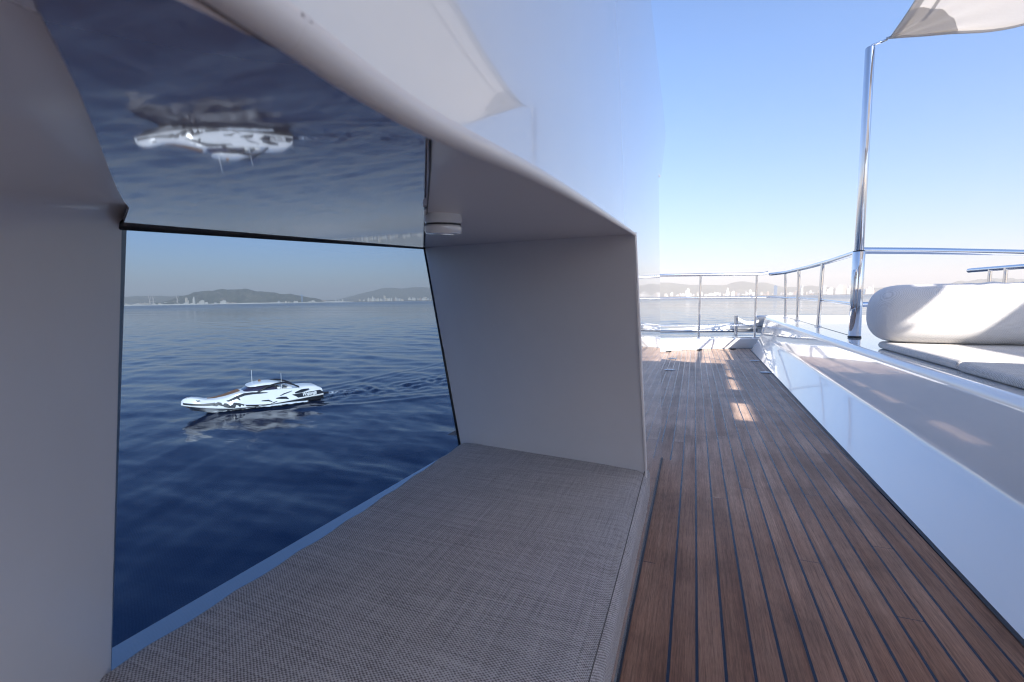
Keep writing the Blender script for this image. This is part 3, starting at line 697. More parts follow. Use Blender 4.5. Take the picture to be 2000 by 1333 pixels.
# ------------------------------------------------------------------ sea: one sheet on a polar grid around the yacht
SEA = -7.9
NA, NR = 620, 760
az = np.concatenate([np.linspace(R(-100), R(40), NA), np.linspace(R(44), R(256), 60)])     # azimuth from +Y, clockwise
NAT = len(az)
rr = np.concatenate([[0.5], np.geomspace(6, 600, NR - 60), np.geomspace(650, 60000, 59)])
A_, R_ = np.meshgrid(az, rr)
Xs, Ys = np.sin(A_) * R_, np.cos(A_) * R_
Z = np.zeros_like(Xs); rng = np.random.default_rng(3)
dr = np.gradient(rr)[:, None] * np.ones_like(Xs)
dw = np.maximum(dr, R_ * (az[1] - az[0]))
for k in range(54):
    lam = 0.9 * (14 / 0.9) ** rng.random(); th = R(70) + rng.normal(0, .38); ph = rng.random() * 6.28
    amp = 0.0020 * lam ** 1.05 * (0.55 + .9 * rng.random()) * (1.0 if lam < 2.5 else .85)
    kx, ky = math.cos(th) * 2 * math.pi / lam, math.sin(th) * 2 * math.pi / lam
    fade = np.clip((lam / dw - 2.5) / 3.0, 0, 1)
    warp = .9 * np.sin(Xs * .045 + k) + .9 * np.sin(Ys * .038 + 2 * k)
    s_ = np.sin(kx * Xs + ky * Ys + ph + warp)
    Z += amp * s_ * fade
# wake of the boat: choppy band and diverging crests behind the stern
SC = V((-32.0, 31.6)) if False else np.array([-31.8, 30.4]); U2 = np.array([-.469, -.883])
bx = -((Xs - SC[0]) * U2[0] + (Ys - SC[1]) * U2[1]); by = (Xs - SC[0]) * (-U2[1]) + (Ys - SC[1]) * U2[0]
inw = np.clip((bx + 9) / 4, 0, 1) * np.exp(-np.maximum(bx, 0) / 55)
for sgn in (-1, 1):
    for q_, off in enumerate((0, 1.6, 3.0)):
        lin = sgn * by - (1.0 + .36 * (bx + 8) - off)
        Z += inw * .085 * np.exp(-(lin / .55) ** 2) * (.75 ** q_) * np.clip(1 - dw / 1.2, 0, 1)
core = np.exp(-(by / (1.6 + .12 * np.maximum(bx, 0))) ** 2) * np.clip(bx / 2 + .2, 0, 1) * np.exp(-np.maximum(bx, 0) / 30)
for k in range(16):
    lam = .5 + 1.3 * rng.random(); th = rng.random() * 6.28
    Z += .018 * lam * core * np.sin(2 * math.pi / lam * (math.cos(th) * Xs + math.sin(th) * Ys) + k) * np.clip((lam / dw - 2) / 2, 0, 1)
co = np.stack([Xs, Ys, Z], -1).reshape(-1, 3)
nrow, ncol = Xs.shape
idx = np.arange(nrow * ncol).reshape(nrow, ncol)
nx = np.roll(idx, -1, axis=1)
faces = np.stack([idx[:-1], idx[1:], nx[1:], nx[:-1]], -1).reshape(-1, 4)
me = bpy.data.meshes.new('sea'); me.vertices.add(len(co)); me.vertices.foreach_set('co', co.astype(np.float32).ravel())
me.loops.add(faces.size); me.loops.foreach_set('vertex_index', faces.astype(np.int32).ravel())
me.polygons.add(len(faces)); me.polygons.foreach_set('loop_start', np.arange(0, faces.size, 4, dtype=np.int32)); me.polygons.foreach_set('loop_total', np.full(len(faces), 4, dtype=np.int32))
me.polygons.foreach_set('use_smooth', np.ones(len(faces), dtype=bool))
me.update(calc_edges=True); me.validate()
sea = bpy.data.objects.new('sea', me); sc.collection.objects.link(sea); sea.location = (0, 0, SEA)
tag(sea, 'calm deep blue sea with low ripples', kind='structure')
wm = mat('sea_water', (0.001, 0.009, 0.036), 0.05); P(wm).inputs['IOR'].default_value = 1.333; P(wm).inputs['Specular IOR Level'].default_value = .4
t = N(wm, 'ShaderNodeTexCoord'); cdn = N(wm, 'ShaderNodeVectorMath', operation='LENGTH'); L(wm, t.outputs['Object'], cdn.inputs[0])
dist = cdn.outputs['Value']
def mr(src, a, b, c, d):
    n = N(wm, 'ShaderNodeMapRange'); L(wm, src, n.inputs[0])
    for i, v_ in enumerate((a, b, c, d)): n.inputs[i + 1].default_value = v_
    return n.outputs[0]
rp = mapping(wm, (.55, 1.6, 1), (0, 0, R(-28)))
slick = noise(wm, mapping(wm, (.35, 1.4, 1), (0, 0, R(-25))), .011, 5, .6)
sl = ramp(wm, slick, [(.42, (.35,) * 3), (.56, (1,) * 3)])
n1_ = noise(wm, rp, 2.3, 5, .6); n2_ = noise(wm, rp, .35, 4, .6); n3_ = noise(wm, mapping(wm, (.5, 1.5, 1), (0, 0, R(-20))), .06, 5, .7)
b1 = N(wm, 'ShaderNodeBump'); L(wm, n1_, b1.inputs['Height']); b1.inputs['Distance'].default_value = .045; L(wm, math_n(wm, 'MULTIPLY', mr(dist, 40, 300, .36, .05), sl), b1.inputs['Strength'])
b2 = N(wm, 'ShaderNodeBump'); L(wm, n2_, b2.inputs['Height']); b2.inputs['Distance'].default_value = .22; L(wm, math_n(wm, 'MULTIPLY', mr(dist, 60, 1100, .26, .22), sl), b2.inputs['Strength']); L(wm, b1.outputs[0], b2.inputs['Normal'])
b3 = N(wm, 'ShaderNodeBump'); L(wm, n3_, b3.inputs['Height']); b3.inputs['Distance'].default_value = 1.3; L(wm, math_n(wm, 'MULTIPLY', mr(dist, 120, 900, .0, .22), sl), b3.inputs['Strength']); L(wm, b2.outputs[0], b3.inputs['Normal'])
L(wm, b3.outputs[0], P(wm).inputs['Normal'])
L(wm, math_n(wm, 'MULTIPLY', mr(dist, 60, 1500, .02, .24), math_n(wm, 'ADD', .45, math_n(wm, 'MULTIPLY', sl, .6))), P(wm).inputs['Roughness'])
me.materials.append(wm)

# ------------------------------------------------------------------ speedboat
HD = R(242 - 0)
boat = empty('motor_boat', (0, 0, 0)); tag(boat, 'white motor boat with black livery and toothed stripe on the sea', 'boat')
US = V((-.469, -.883)); near_c = atz(632, 780.5, SEA); nrm = V((US.y, -US.x))       # away from the viewer
st = V((near_c.x, near_c.y)) + nrm * 1.35
boat.location = (st.x, st.y, SEA + .10); boat.rotation_euler = (0, 0, math.atan2(US.y, US.x))
# local: +x bow, +y port (towards the viewer), z up
stn = [0, .6, 2, 4, 5.5, 6.3, 6.9, 7.3, 8.0, 8.6, 9.1, 9.5, 9.8, 10.05, 10.2]
def tab(*v): return lambda x: float(np.interp(x, stn, v))
fB = tab(1.36, 1.42, 1.5, 1.52, 1.48, 1.43, 1.35, 1.28, 1.14, .98, .84, .70, .56, .40, .22)
fT = tab(.42, .42, .38, .29, .27, .29, .32, .36, .46, .56, .66, .76, .83, .88, .90)      # rubbing tube height
fG = tab(.86, .98, 1.18, 1.30, 1.37, 1.36, 1.24, 1.06, .98, 1.03, 1.20, 1.28, 1.28, 1.20, 1.06)  # gunwale height
fD = tab(.90, 1.02, 1.20, 1.34, 1.44, 1.46, 1.30, 1.20, 1.08, 1.08, 1.24, 1.33, 1.33, 1.24, 1.08)  # crown of the deck
fK = tab(-.3, -.3, -.3, -.3, -.3, -.3, -.28, -.25, -.16, .0, .16, .36, .55, .70, .78)
def side(x, z):          # half breadth of the topside at height z
    zt, zg = fT(x), fG(x); b = fB(x)
    t = max(0, min(1, (z - zt) / max(.05, zg - zt)))
    return b - .02 - .34 * t ** 1.4 * (1 if x < 9 else .7)
def ring(x, pts_): return [V((x, y, z)) for y, z in pts_]
hullw = mat('boat_white', (.80, .80, .79), .22, coat=.6); hullg = mat('boat_hull_grey', (.42, .43, .45), .3)
tk = mat('boat_teak', (.22, .11, .05), .6); wsm = mat('boat_windscreen', (.03, .025, .05), .04, coat=1); seatm = mat('boat_seat', (.7, .7, .7), .6)
bm = bmesh.new(); rings = []
xs = sorted(set(stn + list(np.linspace(0, 10.1, 40))))
for x in xs:
    b, zt, zk = fB(x), fT(x), fK(x)
    c = min(zt - .05, max(zk + .12, .06 if x < 8 else zk + .1))
    rings.append([V((x, 0, zk)), V((x, b * .72 if x < 9 else b * .5, c)), V((x, b * .93, zt - .10)), V((x, -b * .93, zt - .10)), V((x, -b * .72 if x < 9 else -b * .5, c))])
loft(bm, rings); bmesh.ops.recalc_face_normals(bm, faces=bm.faces); o = finish('hull', bm, hullg, boat, smooth=True, angle=40)
bm = bmesh.new(); rings = []
for x in xs:
    b, zt, zg = fB(x), fT(x), fG(x); pr = [(b * .93, zt - .10), (b + .03, zt - .08), (b + .05, zt - .01), (b + .01, zt + .05)]
    for k in range(1, 6): z = zt + .05 + (zg - zt - .05) * k / 5; pr.append((side(x, z), z))
    pr.append((side(x, zg) * .9, zg + .03)); pr.append((side(x, zg) * .5, max(zg, fD(x)) + .01))
    pr += [(-y, z) for y, z in pr[::-1]]
    rings.append([V((x, y, z)) for y, z in pr])
loft(bm, rings, True, True); bmesh.ops.recalc_face_normals(bm, faces=bm.faces); finish('topside', bm, hullw, boat, smooth=True, angle=45)
# livery polygons in (x, z) laid on the side skin
def Q(zx, zy):          # from the measured side view to boat metres
    x = (1730 - zx) / 1585 * 10.2; return (x, (617 - .1185 * (zx - 400) - zy) * .0073)
def decal(bm, poly, off=.012, sides=(1, -1)):
    for sg in sides:
        tmp = bmesh.new(); vs_ = [tmp.verts.new((x, z, 0)) for x, z in poly]
        try: f_ = tmp.faces.new(vs_)
        except Exception: tmp.free(); continue
        bmesh.ops.triangulate(tmp, faces=[f_])
        bmesh.ops.subdivide_edges(tmp, edges=[e_ for e_ in tmp.edges if e_.calc_length() > .25], cuts=3)
        mp2 = {}
        for v in tmp.verts:
            x = max(0.01, min(10.1, v.co.x)); z = min(v.co.y, fG(x) - .01)
            y = max(side(x, z), fB(x) + .05 - .30 * max(0, z - fT(x) - .02)) if z > fT(x) else fB(x) + .045
            mp2[v.index if False else v] = bm.verts.new((x, sg * (y + off), z))
        for f2 in tmp.faces: bm.faces.new([mp2[v] for v in f2.verts])
        tmp.free()
for sg_ in (1, -1):
    SG = (sg_,)
    bm = bmesh.new()
    D = lambda *pp: decal(bm, [Q(*p_) for p_ in pp], sides=SG)
    def band(pp, w0, w1=None):     # tapered stroke
        pts_ = [V(Q(*p_)) for p_ in pp]; n = len(pts_); up_, dn = [], []; w0 *= 1.5; w1 = w1 * 1.5 if w1 else None
        for i, p_ in enumerate(pts_):
            t_ = (pts_[min(i + 1, n - 1)] - pts_[max(i - 1, 0)]).normalized(); nn = V((-t_.y, t_.x))
            f_ = math.sin(math.pi * (i + .35) / (n - 1 + .7)) if w1 is None else (w0 + (w1 - w0) * i / (n - 1)) / w0
            up_.append(p_ + nn * w0 * f_ / 2); dn.append(p_ - nn * w0 * f_ / 2)
        for i in range(n - 1): decal(bm, [tuple(up_[i]), tuple(up_[i + 1]), tuple(dn[i + 1]), tuple(dn[i])], sides=SG)
    band([(150, 512), (250, 516), (350, 516), (420, 508), (470, 502)], .09, .12)
    D((440, 520), (470, 498), (500, 485), (530, 490), (545, 515), (560, 530), (520, 520), (500, 512), (480, 528))
    D((540, 520), (565, 495), (580, 520), (600, 500), (620, 525), (640, 510), (640, 545), (600, 545), (560, 538))
    D((640, 512), (660, 488), (720, 495), (770, 510), (760, 525), (735, 512), (720, 540), (700, 518), (680, 515), (668, 545), (640, 545))
    D((770, 512), (850, 512), (1000, 512), (1060, 508), (1000, 520), (930, 518), (915, 530), (905, 517), (800, 520), (790, 530), (780, 518))
    band([(585, 468), (608, 470), (640, 458), (700, 430), (780, 400), (870, 388), (960, 384), (1040, 380)], .12)
    band([(690, 435), (715, 446), (730, 462)], .09)
    band([(1130, 445), (1200, 440), (1250, 440), (1278, 455)], .13); band([(960, 472), (1040, 468), (1080, 482)], .08)
    band([(1060, 505), (1100, 492), (1140, 476)], .05); band([(1180, 418), (1230, 395), (1330, 362)], .045)
    band([(1365, 385), (1450, 362), (1550, 338)], .16)
    band([(180, 470), (200, 450), (250, 448), (300, 455)], .10); band([(285, 470), (300, 478), (325, 470)], .05)
    D((1325, 405), (1600, 365), (1690, 352), (1725, 372), (1725, 393), (1395, 441), (1375, 425))
    D((1390, 470), (1728, 410), (1728, 455), (1390, 495))
    D((215, 565), (310, 572), (300, 580), (230, 578))
    bmesh.ops.recalc_face_normals(bm, faces=bm.faces)
    finish('livery', bm, blackp, boat)
    bm = bmesh.new(); D((1390, 452), (1729, 398), (1729, 404), (1390, 459)); finish('rubbing_stripe', bm, hullw, boat)
# lettering on the quarter
fc_ = bpy.data.curves.new('name_text', 'FONT'); fc_.body = 'Wypunga'; fc_.size = .46; fc_.shear = .3; fc_.offset = .012; fc_.extrude = .004
to = bpy.data.objects.new('name_text', fc_); sc.collection.objects.link(to)
dg = bpy.context.evaluated_depsgraph_get(); tm = bpy.data.meshes.new_from_object(to.evaluated_get(dg)); bpy.data.objects.remove(to)
for sg in (1, -1):
    m2 = tm.copy(); x0_, z0_ = Q(1450, 424); x1_, z1_ = Q(1640, 396)
    for v in m2.vertices:
        t_ = v.co.x / 1.7; x = x0_ - v.co.x * .68 if sg == 1 else x1_ + v.co.x * .68
        zz = z0_ + .0 + (z1_ - z0_) * (x0_ - x) / (x0_ - x1_) + v.co.y * .95
        yy = max(side(x, zz), fB(x) + .05 - .30 * max(0, zz - fT(x) - .02)) + .03 + v.co.z; v.co = (x, sg * yy, zz)
    m2.materials.clear(); m2.materials.append(hullw); o = bpy.data.objects.new('name_lettering', m2); sc.collection.objects.link(o); o.parent = boat
# foredeck teak, windscreen, roof, arch, cockpit
bm = bmesh.new(); pv = None
for x in np.linspace(6.3, 8.5, 12):
    hw = .62 * math.sin(math.pi * min(1, (8.65 - x) / 2.6) / 2) ** .7 if x < 8.6 else 0
    z = max(fG(x), fD(x)) + .035; a_ = (bm.verts.new((x, -hw, z - .02)), bm.verts.new((x, 0, z + .02)), bm.verts.new((x, hw, z - .02)))
    if pv: bm.faces.new([pv[0], pv[1], a_[1], a_[0]]); bm.faces.new([pv[1], pv[2], a_[2], a_[1]])
    pv = a_
bmesh.ops.recalc_face_normals(bm, faces=bm.faces); finish('teak_foredeck', bm, tk, boat, smooth=True)
def cab(name, sts, m_, k=14):
    bm = bmesh.new(); rs = []
    for x, hw, z0, z1 in sts:
        rs.append([V((x, hw * math.copysign(abs(math.cos(a_)) ** .6, math.cos(a_)), z0 + (z1 - z0) * abs(math.sin(a_)) ** .7)) for a_ in [math.pi * q_ / k for q_ in range(k + 1)]])
    loft(bm, rs); bmesh.ops.recalc_face_normals(bm, faces=bm.faces); return finish(name, bm, m_, boat, smooth=True, angle=50)
cab('windscreen', [(6.55, .75, 1.05, 1.30), (6.2, .98, 1.1, 1.42), (5.6, 1.08, 1.1, 1.74), (5.1, 1.12, 1.1, 1.84), (4.6, 1.12, 1.1, 1.84), (4.0, 1.10, 1.1, 1.80), (3.6, 1.05, 1.1, 1.5)], wsm)
cab('roof', [(5.75, .5, 1.72, 1.75), (5.6, .88, 1.72, 1.84), (5.2, 1.02, 1.74, 1.95), (4.6, 1.03, 1.76, 2.0), (4.0, 1.02, 1.75, 1.97), (3.4, .98, 1.66, 1.84), (2.9, .9, 1.5, 1.62), (2.7, .8, 1.42, 1.48)], hullw)
bm = bmesh.new()
box(bm, 1.1, 3.6, -.95, .95, 1.12, 1.22); box(bm, 3.3, 3.7, -.8, .8, 1.2, 1.42); box(bm, 2.4, 2.8, -.8, .8, 1.2, 1.36); bevel_sel(bm, lambda e_: True, .04, 2); finish('cockpit_seats', bm, seatm, boat, smooth=True, angle=40)
for sg in (1, -1):
    bm = bmesh.new(); ap = bez([V((5.2, sg * 1.16, 1.22)), V((4.4, sg * 1.14, 1.62)), V((3.6, sg * 1.12, 1.80)), V((2.9, sg * 1.1, 1.76)), V((2.1, sg * 1.12, 1.38)), V((1.95, sg * 1.12, 1.28))], 6)
    tube(bm, ap, .085, 8, squash=(1, .8)); finish('arch', bm, blackp, boat, smooth=True)
cab('engine_cover', [(2.6, 1.0, 1.12, 1.2), (1.9, 1.08, 1.05, 1.32), (1.2, 1.1, 1.0, 1.30), (.5, 1.05, .95, 1.22), (.1, .95, .85, .98)], hullw)
bm = bmesh.new(); box(bm, -.55, .62, -1.2, 1.2, .35, .52); bevel_sel(bm, lambda e_: True, .05, 2); finish('swim_platform', bm, blackp, boat, smooth=True, angle=40)
for x, y, h in ((5.35, .35, 1.15), (3.3, 1.05, 1.35)):
    bm = bmesh.new(); zb = 1.88 if x > 4 else 1.25; tube(bm, [V((x, y, zb)), V((x - .02, y, zb + h))], [.022, .012], 6); finish('antenna', bm, hullw, boat)
bm = bmesh.new(); box(bm, 4.65, 4.82, -.1, .07, 1.98, 2.12); finish('searchlight', bm, tk, boat)
for x in (9.72, 9.85):
    bm = bmesh.new(); tube(bm, [V((x, (side(x, fG(x)) + .12) * s_, .60 + (fD(x) + .03 - .60) * (1 - abs(s_) ** 4))) for s_ in np.linspace(-1, 1, 9)], .02, 6); finish('bow_strap', bm, tk, boat)

# foam: bow wave and stern wash
fm = bpy.data.materials.new('foam'); fm.use_nodes = True
b = P(fm); b.inputs['Base Color'].default_value = (.78, .82, .85, 1); b.inputs['Roughness'].default_value = .8
trn = N(fm, 'ShaderNodeBsdfTransparent'); mxs = N(fm, 'ShaderNodeMixShader')
uvm = N(fm, 'ShaderNodeVertexColor'); uvm.layer_name = 'dens'
fn = ramp(fm, math_n(fm, 'ADD', noise(fm, mapping(fm, (1, 1, 1)), 3.2, 6, .7), math_n(fm, 'SUBTRACT', uvm.outputs[0], .50)), [(.44, (0,) * 3), (.60, (1,) * 3)])
L(fm, fn, mxs.inputs[0]); L(fm, trn.outputs[0], mxs.inputs[1]); L(fm, b.outputs[0], mxs.inputs[2]); L(fm, mxs.outputs[0], fm.node_tree.nodes['Material Output'].inputs[0])
def foam(lines, nm='foam', label=''):
    bm = bmesh.new(); cl = bm.loops.layers.float_color.new('dens'); dv = {}
    for path_, wid, den, lift in lines:
        pv = None
        for i, (x, y) in enumerate(path_):
            p_, n_ = path_[max(i - 1, 0)], path_[min(i + 1, len(path_) - 1)]
            d_ = V((n_[0] - p_[0], n_[1] - p_[1])).normalized(); s_ = V((-d_.y, d_.x)); row = []
            for k in range(-3, 4):
                w_ = wid[i] * k / 3; v = bm.verts.new((x + s_.x * w_, y + s_.y * w_, .13 + lift[i] * (1 - abs(k) / 3))); dv[v] = den[i] * (1 - (abs(k) / 3) ** 2); row.append(v)
            if pv:
                for k in range(6): bm.faces.new([pv[k], pv[k + 1], row[k + 1], row[k]])
            pv = row
    for f_ in bm.faces:
        for l_ in f_.loops: c_ = dv[l_.vert]; l_[cl] = (c_, c_, c_, 1)
    o = finish(nm, bm, fm, smooth=True); o.location = (boat.location.x, boat.location.y, SEA + .02); o.rotation_euler = boat.rotation_euler
    tag(o, label, kind='stuff'); return o
foam([([(8.9, .1), (8.3, .75), (7.5, 1.15), (6, 1.45), (4.2, 1.75), (2.8, 1.9), (1.6, 2.0), (.8, 2.1)], [.08, .14, .18, .22, .42, .55, .45, .15], [.62, .6, .55, .5, .72, .8, .66, .0], [.05, .08, .08, .08, .14, .16, .1, 0]),
      ([(8.9, -.1), (7.5, -1.15), (5, -1.6), (2, -1.9)], [.08, .18, .3, .1], [.7, .6, .6, .0], [.1] * 4),
      ([(.2, 0), (-1, 0), (-2.5, .0), (-5.0, .0), (-9, 0)], [1.0, 1.2, 1.1, .9, .6], [.50, .52, .44, .36, .10], [.12, .2, .1, .05, 0])], label='white foam of the bow wave and stern wash')

# ------------------------------------------------------------------ far shore: land, hills, city
landm = mat('shore_ground', (.13, .125, .10), .95); L(landm, ramp(landm, noise(landm, mapping(landm), .004, 6), [(.4, (.07, .075, .05)), (.6, (.22, .20, .17))]), P(landm).inputs['Base Color'])
hillm = mat('hill_scrub', (.06, .07, .045), .95)
L(hillm, ramp(hillm, noise(hillm, mapping(hillm), .006, 8, .7), [(.42, (.035, .05, .03)), (.60, (.075, .08, .05)), (.72, (.24, .19, .13))]), P(hillm).inputs['Base Color'])
L(hillm, bump(hillm, noise(hillm, mapping(hillm), .01, 8, .65), .8, 25), P(hillm).inputs['Normal'])
def azd(px): d = ray(px, 584); return math.atan2(d.x, d.y)
bm = bmesh.new(); pr = None
shore = lambda a: 5000 + 260 * math.sin(a * 5 + 1) + 120 * math.sin(a * 17)
for k in range(181):
    a = R(-110) + R(170) * k / 180; s_ = shore(a)
    row = [bm.verts.new((math.sin(a) * d_, math.cos(a) * d_, z)) for d_, z in ((s_, SEA - 1), (s_ + 12, SEA + 2.6), (s_ + 400, SEA + 4), (s_ + 2500, SEA + 25), (s_ + 9000, SEA + 60))]
    if pr:
        for q_ in range(4): bm.faces.new([pr[q_], row[q_], row[q_ + 1], pr[q_ + 1]])
    pr = row
bmesh.ops.recalc_face_normals(bm, faces=bm.faces)
tag(finish('land', bm, landm, smooth=True), 'low hazy coast below the hills', kind='structure')
def ridge(name, prof, dist, depth, label, seed):
    rg = np.random.default_rng(seed); bm = bmesh.new(); xs_ = [p_[0] for p_ in prof]; ys_ = [p_[1] for p_ in prof]
    n = 160; m_n = 26; rows = []
    ph = rg.random(12) * 6.28
    for i in range(n + 1):
        px = xs_[0] + (xs_[-1] - xs_[0]) * i / n; py = float(np.interp(px, xs_, ys_)); a = azd(px)
        d_ = ray(px, py); topz = HC + d_.z / math.hypot(d_.x, d_.y) * dist
        jag = sum(math.sin(i * f_ + ph[q_]) / f_ for q_, f_ in enumerate((.31, .53, .97, 1.7, 2.3))) * dist * .00022
        row = []
        for j in range(m_n + 1):
            t_ = j / m_n * 2 - 1; sh = max(0, math.cos(t_ * math.pi / 2)) ** 1.3
            rid = .10 * math.sin(i * .35 + 5 * t_ + ph[5]) * sh * (1 - sh) * 4 + .07 * math.sin(i * .83 - 9 * t_ + ph[6]) * sh * (1 - sh) * 4
            dd_ = dist + t_ * depth
            z = SEA + 2 + (topz + jag - SEA) * min(1.0, max(0, sh + rid)); row.append(bm.verts.new((math.sin(a) * dd_, math.cos(a) * dd_, z)))
        rows.append(row)
    for i in range(n):
        for j in range(m_n): bm.faces.new([rows[i][j], rows[i + 1][j], rows[i + 1][j + 1], rows[i][j + 1]])
    bmesh.ops.recalc_face_normals(bm, faces=bm.faces)
    return tag(finish(name, bm, hillm, smooth=True), label, kind='structure')
ridge('hills', [(-200, 588), (120, 583), (230, 580), (290, 579), (350, 578), (420, 585), (470, 594)], 9500, 1200, 'faint low hills at the left end of the coast', 1)
ridge('hills', [(300, 594), (330, 587), (353, 579.5), (380, 572), (412, 568), (428, 566.5), (450, 566), (476, 565), (508, 569.5), (540, 573), (572, 576), (604, 581), (625, 586), (660, 594)], 6200, 700, 'dark wooded hill above the harbour', 2)
ridge('hills', [(640, 592), (700, 575), (721, 570.5), (748, 563), (764, 562), (788, 564), (804, 562.5), (836, 562.5), (900, 563), (960, 560), (1040, 564), (1120, 556), (1200, 560), (1250, 555), (1285, 553), (1320, 553.5), (1350, 557), (1380, 556.5), (1415, 558), (1430, 553), (1445, 551), (1475, 553.5), (1490, 551), (1512, 556), (1530, 561), (1560, 562), (1580, 558), (1600, 561), (1660, 565), (1740, 562), (1800, 559), (1860, 555)], 10500, 1500, 'long pale mountain ridge behind the city', 3)
ridge('hills', [(1790, 572), (1850, 557), (1870, 549.5), (1905, 548), (1935, 543), (1960, 545.5), (1975, 544), (2000, 546), (2060, 540), (2200, 552)], 9800, 1300, 'pale mountain ridge at the right end of the coast', 4)

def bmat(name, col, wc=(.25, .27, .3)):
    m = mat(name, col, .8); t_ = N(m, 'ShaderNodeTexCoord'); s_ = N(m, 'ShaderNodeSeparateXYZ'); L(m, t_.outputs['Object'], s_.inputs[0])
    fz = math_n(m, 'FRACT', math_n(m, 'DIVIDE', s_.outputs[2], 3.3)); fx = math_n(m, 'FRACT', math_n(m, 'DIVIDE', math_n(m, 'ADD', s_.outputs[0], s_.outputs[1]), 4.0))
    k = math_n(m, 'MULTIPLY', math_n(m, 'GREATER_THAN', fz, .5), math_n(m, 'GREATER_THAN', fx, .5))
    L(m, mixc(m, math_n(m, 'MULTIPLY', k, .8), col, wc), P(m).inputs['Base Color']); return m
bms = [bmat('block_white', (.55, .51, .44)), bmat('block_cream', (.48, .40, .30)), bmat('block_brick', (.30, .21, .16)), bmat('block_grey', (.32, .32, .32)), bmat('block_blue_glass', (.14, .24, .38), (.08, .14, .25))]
def protob(k, m_):
    bm = bmesh.new(); r_ = random.Random(k)
    # unit block: 1 x 1 x 1 scaled at placing; roof house, setback and parapet
    box(bm, -.5, .5, -.5, .5, 0, 1); box(bm, -.25, .1, -.2, .3, 1.001, 1.09)
    if k % 2: box(bm, .502, .9, -.3, .4, 0, .62)
    if k % 3 == 0: box(bm, -.95, -.502, -.45, .2, 0, .78)
    me_ = bpy.data.meshes.new('city_block'); bm.to_mesh(me_); bm.free(); me_.materials.append(m_); return me_
bms2 = [bmat('block_white_brightened', (.72, .70, .67)), bmat('block_cream_brightened', (.60, .54, .46)), bmat('block_brick_brightened', (.44, .34, .28)), bmat('block_grey_brightened', (.46, .46, .47)), bms[4]]  # right-hand shore: same block colours with extra brightness put into them
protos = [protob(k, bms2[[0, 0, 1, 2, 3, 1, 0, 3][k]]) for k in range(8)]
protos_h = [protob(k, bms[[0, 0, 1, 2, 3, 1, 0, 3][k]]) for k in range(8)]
def scaled_copy(me_, sx, sy, sz):
    m2 = me_.copy()
    for v in m2.vertices: v.co = (v.co.x * sx, v.co.y * sy, v.co.z * sz)
    return m2
shapes = {}
def block(px, hpx, wpx, dist, kind, label, group=None, name='city_block', depth=None):
    a = azd(px); z0 = SEA + 3.2 + (dist - 5300) * .008 if dist > 5300 else SEA + 2.6
    ct = math.cos(a - YAW); k = dist * ct / FPX; kw = k * ct
    key = (kind, px < 1000, round(wpx * 2) / 2, round(hpx * 2) / 2)
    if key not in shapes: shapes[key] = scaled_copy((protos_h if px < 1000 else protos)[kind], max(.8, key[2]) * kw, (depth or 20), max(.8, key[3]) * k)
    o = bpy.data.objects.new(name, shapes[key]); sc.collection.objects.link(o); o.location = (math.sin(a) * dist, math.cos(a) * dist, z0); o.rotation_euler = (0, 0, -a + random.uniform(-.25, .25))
    tag(o, label, 'building', group); return o
rb = random.Random(5)
COLN = {0: 'white', 1: 'off-white', 2: 'cream', 3: 'tan', 4: 'grey', 5: 'buff', 6: 'chalky', 7: 'dull grey'}
def zone(px):
    for lim, nm in ((345, 'on the port shore by the far cranes'), (445, 'at the left foot of the wooded hill'), (545, 'below the middle of the wooded hill'), (640, 'at the right foot of the wooded hill'), (745, 'in the gap between the two hills'), (1000, 'below the pale ridge through the window'),
                    (1290, 'mirrored shore strip beside the cabin wall'), (1366, 'left of the first bow rail post'), (1475, 'between the two bow rail posts'), (1520, 'just right of the second bow rail post'), (1552, 'between the first two side rail posts'), (1600, 'between the last two side rail posts'), (1665, 'between the side rail and the awning pole'), (1880, 'between the awning pole and the bolster')):
        if px < lim: return nm
    return 'above the bolster at the far right'
def city(px, h, w_, dist):
    kd = rb.choice([0, 1, 2, 5, 6, 3, 7] if px < 1000 else [0, 1, 6, 2, 3, 5, 4])
    block(px, h, w_, dist, kd, 'small %s block %s' % (COLN[kd], zone(px)), 'small city blocks ' + zone(px))
for k in range(120):        # harbour side, seen through the window
    px = rb.choice([rb.uniform(238, 440), rb.uniform(440, 540), rb.uniform(540, 640), rb.uniform(640, 845), rb.uniform(720, 845), rb.uniform(720, 845)])
    city(px, rb.uniform(1.5, 3.6) if px < 640 else rb.uniform(2.5, 7), rb.uniform(2, 7) if px < 640 else rb.uniform(1.5, 3.6), rb.uniform(5150, 5900))
for k in range(175):
    px = rb.uniform(1286, 1860) if k < 165 else rb.uniform(1945, 2000)
    city(px, rb.uniform(2, 7.5), rb.uniform(1.5, 4), rb.uniform(5300, 6800))
def tower(px, hpx, wpx, kind, label, dist=5350): return block(px, hpx, wpx, dist, kind, label, 'towers of the far city', 'tower_block')
protos += [protob(3 * 2 + 2, bms[4]), protob(8, bms[4])]
bt = 9
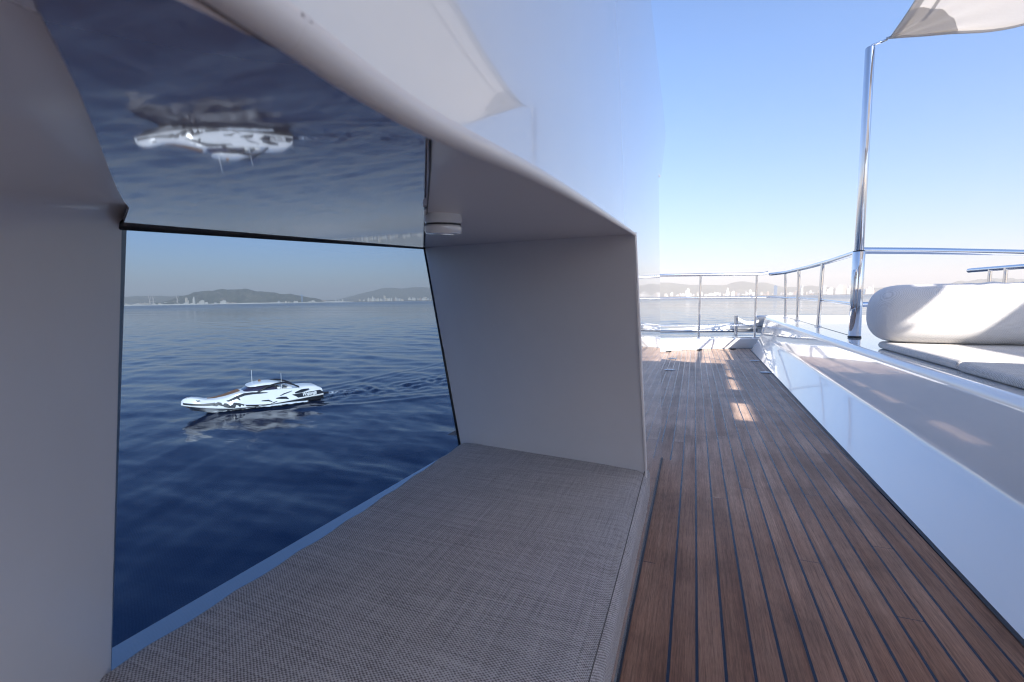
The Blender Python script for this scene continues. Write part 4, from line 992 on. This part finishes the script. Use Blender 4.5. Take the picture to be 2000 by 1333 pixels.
for px, h, w_, kd, lb in [(297, 0, 0, 0, None), (364, 12, 5, 5, 'tan harbour silo block left of the white warehouse'), (379, 13, 3, 0, 'slim pale tower between the tan silo and warehouse'), (395, 7, 7, 0, 'stepped white warehouse below the wooded hill'), (437, 6, 8, 6, 'long white hillside building above the quay'), (1343.5, 15, 5.5, 0, 'pale tower block left of the first bow rail post'),
        (1421, 15, 3, 6, 'thin spired white building between the two bow rail posts'), (1432, 9, 5, 0, 'broad white block just right of the spired one'), (1465, 11, 5.5, 1, 'cream tower just left of the second bow rail post'),
        (1514, 18, 6, bt, 'blue glass tower left of the first side rail post'), (1560, 18, 4, bt, 'blue glass tower right of the second side rail post'), (1566, 17, 3, 6, 'slim white tower against a blue glass one'),
        (1608, 17, 9, 0, 'wide white slab just right of the third side rail post'), (1622, 13, 8, 6, 'lower pale slab beside the wide white one'), (1640, 17, 9, 0, 'flat-topped white tower in the waterfront group'), (1648, 17, 10, 2, 'cream tower left of the awning pole'), (1659, 15, 6, 0, 'ribbed white tower touching the awning pole'),
        (1698, 13, 9, 6, 'grey-white slab just right of the awning pole'), (1703, 16, 4, 0, 'tall slim white tower right of the awning pole'), (1686, 9, 5, bt, 'small blue block right behind the awning pole'), (751, 10, 4, 5, 'tan tower at the foot of the pale ridge'), (728, 9, 2.5, 1, 'thin tan tower left of the shoreline flats')]:
    if lb: tower(px, h, w_, kd, lb)
# long breakwater in front of the harbour
bm = bmesh.new(); pv = None
for k in range(41):
    a = azd(226 + (690 - 226) * k / 40); hgt = 7 + 3 * math.sin(k * .9) * math.sin(k * .37); row = [bm.verts.new((math.sin(a) * d_, math.cos(a) * d_, SEA + z_)) for d_, z_ in ((4880, -1), (4886, hgt), (4905, hgt), (4912, -1))]
    if pv:
        for q_ in range(3): bm.faces.new([pv[q_], row[q_], row[q_ + 1], pv[q_ + 1]])
    pv = row
bmesh.ops.recalc_face_normals(bm, faces=bm.faces)
tag(finish('breakwater', bm, bms[0]), 'long low pale breakwater along the harbour shore', 'breakwater')
# harbour cranes and the cable car tower
cm = mat('crane_paint', (.55, .48, .42), .6)
cr_me = None
for k, (px, lb) in enumerate([(292, 'harbour crane, leftmost of the three'), (299, 'harbour crane standing in the middle of three'), (346, 'harbour crane standing apart before the hill')]):
    dist = 5300; a = azd(px); kk = dist / FPX
    if cr_me is None:
        bm = bmesh.new(); s_ = kk
        tube(bm, [V((-3 * s_ / 3, 0, 0)), V((0, 0, 7 * s_))], 1.9, 5); tube(bm, [V((3 * s_ / 3, 0, 0)), V((0, 0, 7 * s_))], 1.9, 5); tube(bm, [V((0, 0, 6 * s_)), V((-1.2 * s_, 0, 15 * s_))], 1.7, 5); tube(bm, [V((0, 0, 6 * s_)), V((1.7 * s_, 0, 13 * s_))], 1.5, 5); tube(bm, [V((-1.4 * s_, 0, 5.5 * s_)), V((3 * s_, 0, 5.5 * s_))], 1.6, 5)
        cro = finish('harbour_crane', bm, cm); o = cro
    else: o = cro.copy(); sc.collection.objects.link(o)
    o.location = (math.sin(a) * dist, math.cos(a) * dist, SEA + 3); o.rotation_euler = (0, 0, -a + .2); tag(o, lb, 'crane', 'cranes of the far harbour')
a = azd(590); kk = 5300 / FPX; bm = bmesh.new(); tube(bm, [V((-6, 0, 0)), V((0, 0, 15 * kk))], 3.0, 6); tube(bm, [V((6, 0, 0)), V((0, 0, 15 * kk))], 3.0, 6); box(bm, -15, 15, -6, 6, 12.2 * kk, 13.2 * kk); tube(bm, [V((0, 0, 15 * kk)), V((0, 0, 20 * kk))], 1.5, 5)
o = finish('cable_tower', bm, bms[4]); o.location = (math.sin(a) * 5300, math.cos(a) * 5300, SEA + 3); o.rotation_euler = (0, 0, -a); tag(o, 'thin blue lattice tower on the harbour shore', 'tower')

# ------------------------------------------------------------------ haze
bm = bmesh.new(); box(bm, -16000, 16000, -6000, 16000, SEA - 1, 520)
hz = bpy.data.materials.new('haze'); hz.use_nodes = True; hn = hz.node_tree; hn.nodes.clear()
ho = hn.nodes.new('ShaderNodeOutputMaterial'); pv_ = hn.nodes.new('ShaderNodeVolumePrincipled'); pv_.inputs['Density'].default_value = 0.00013; pv_.inputs['Color'].default_value = (.85, .79, .735, 1); pv_.inputs['Anisotropy'].default_value = 0.0
hn.links.new(pv_.outputs[0], ho.inputs['Volume'])
o = finish('haze', bm, hz); tag(o, kind='stuff'); o['label'] = 'thin pale sea haze over the far coast'
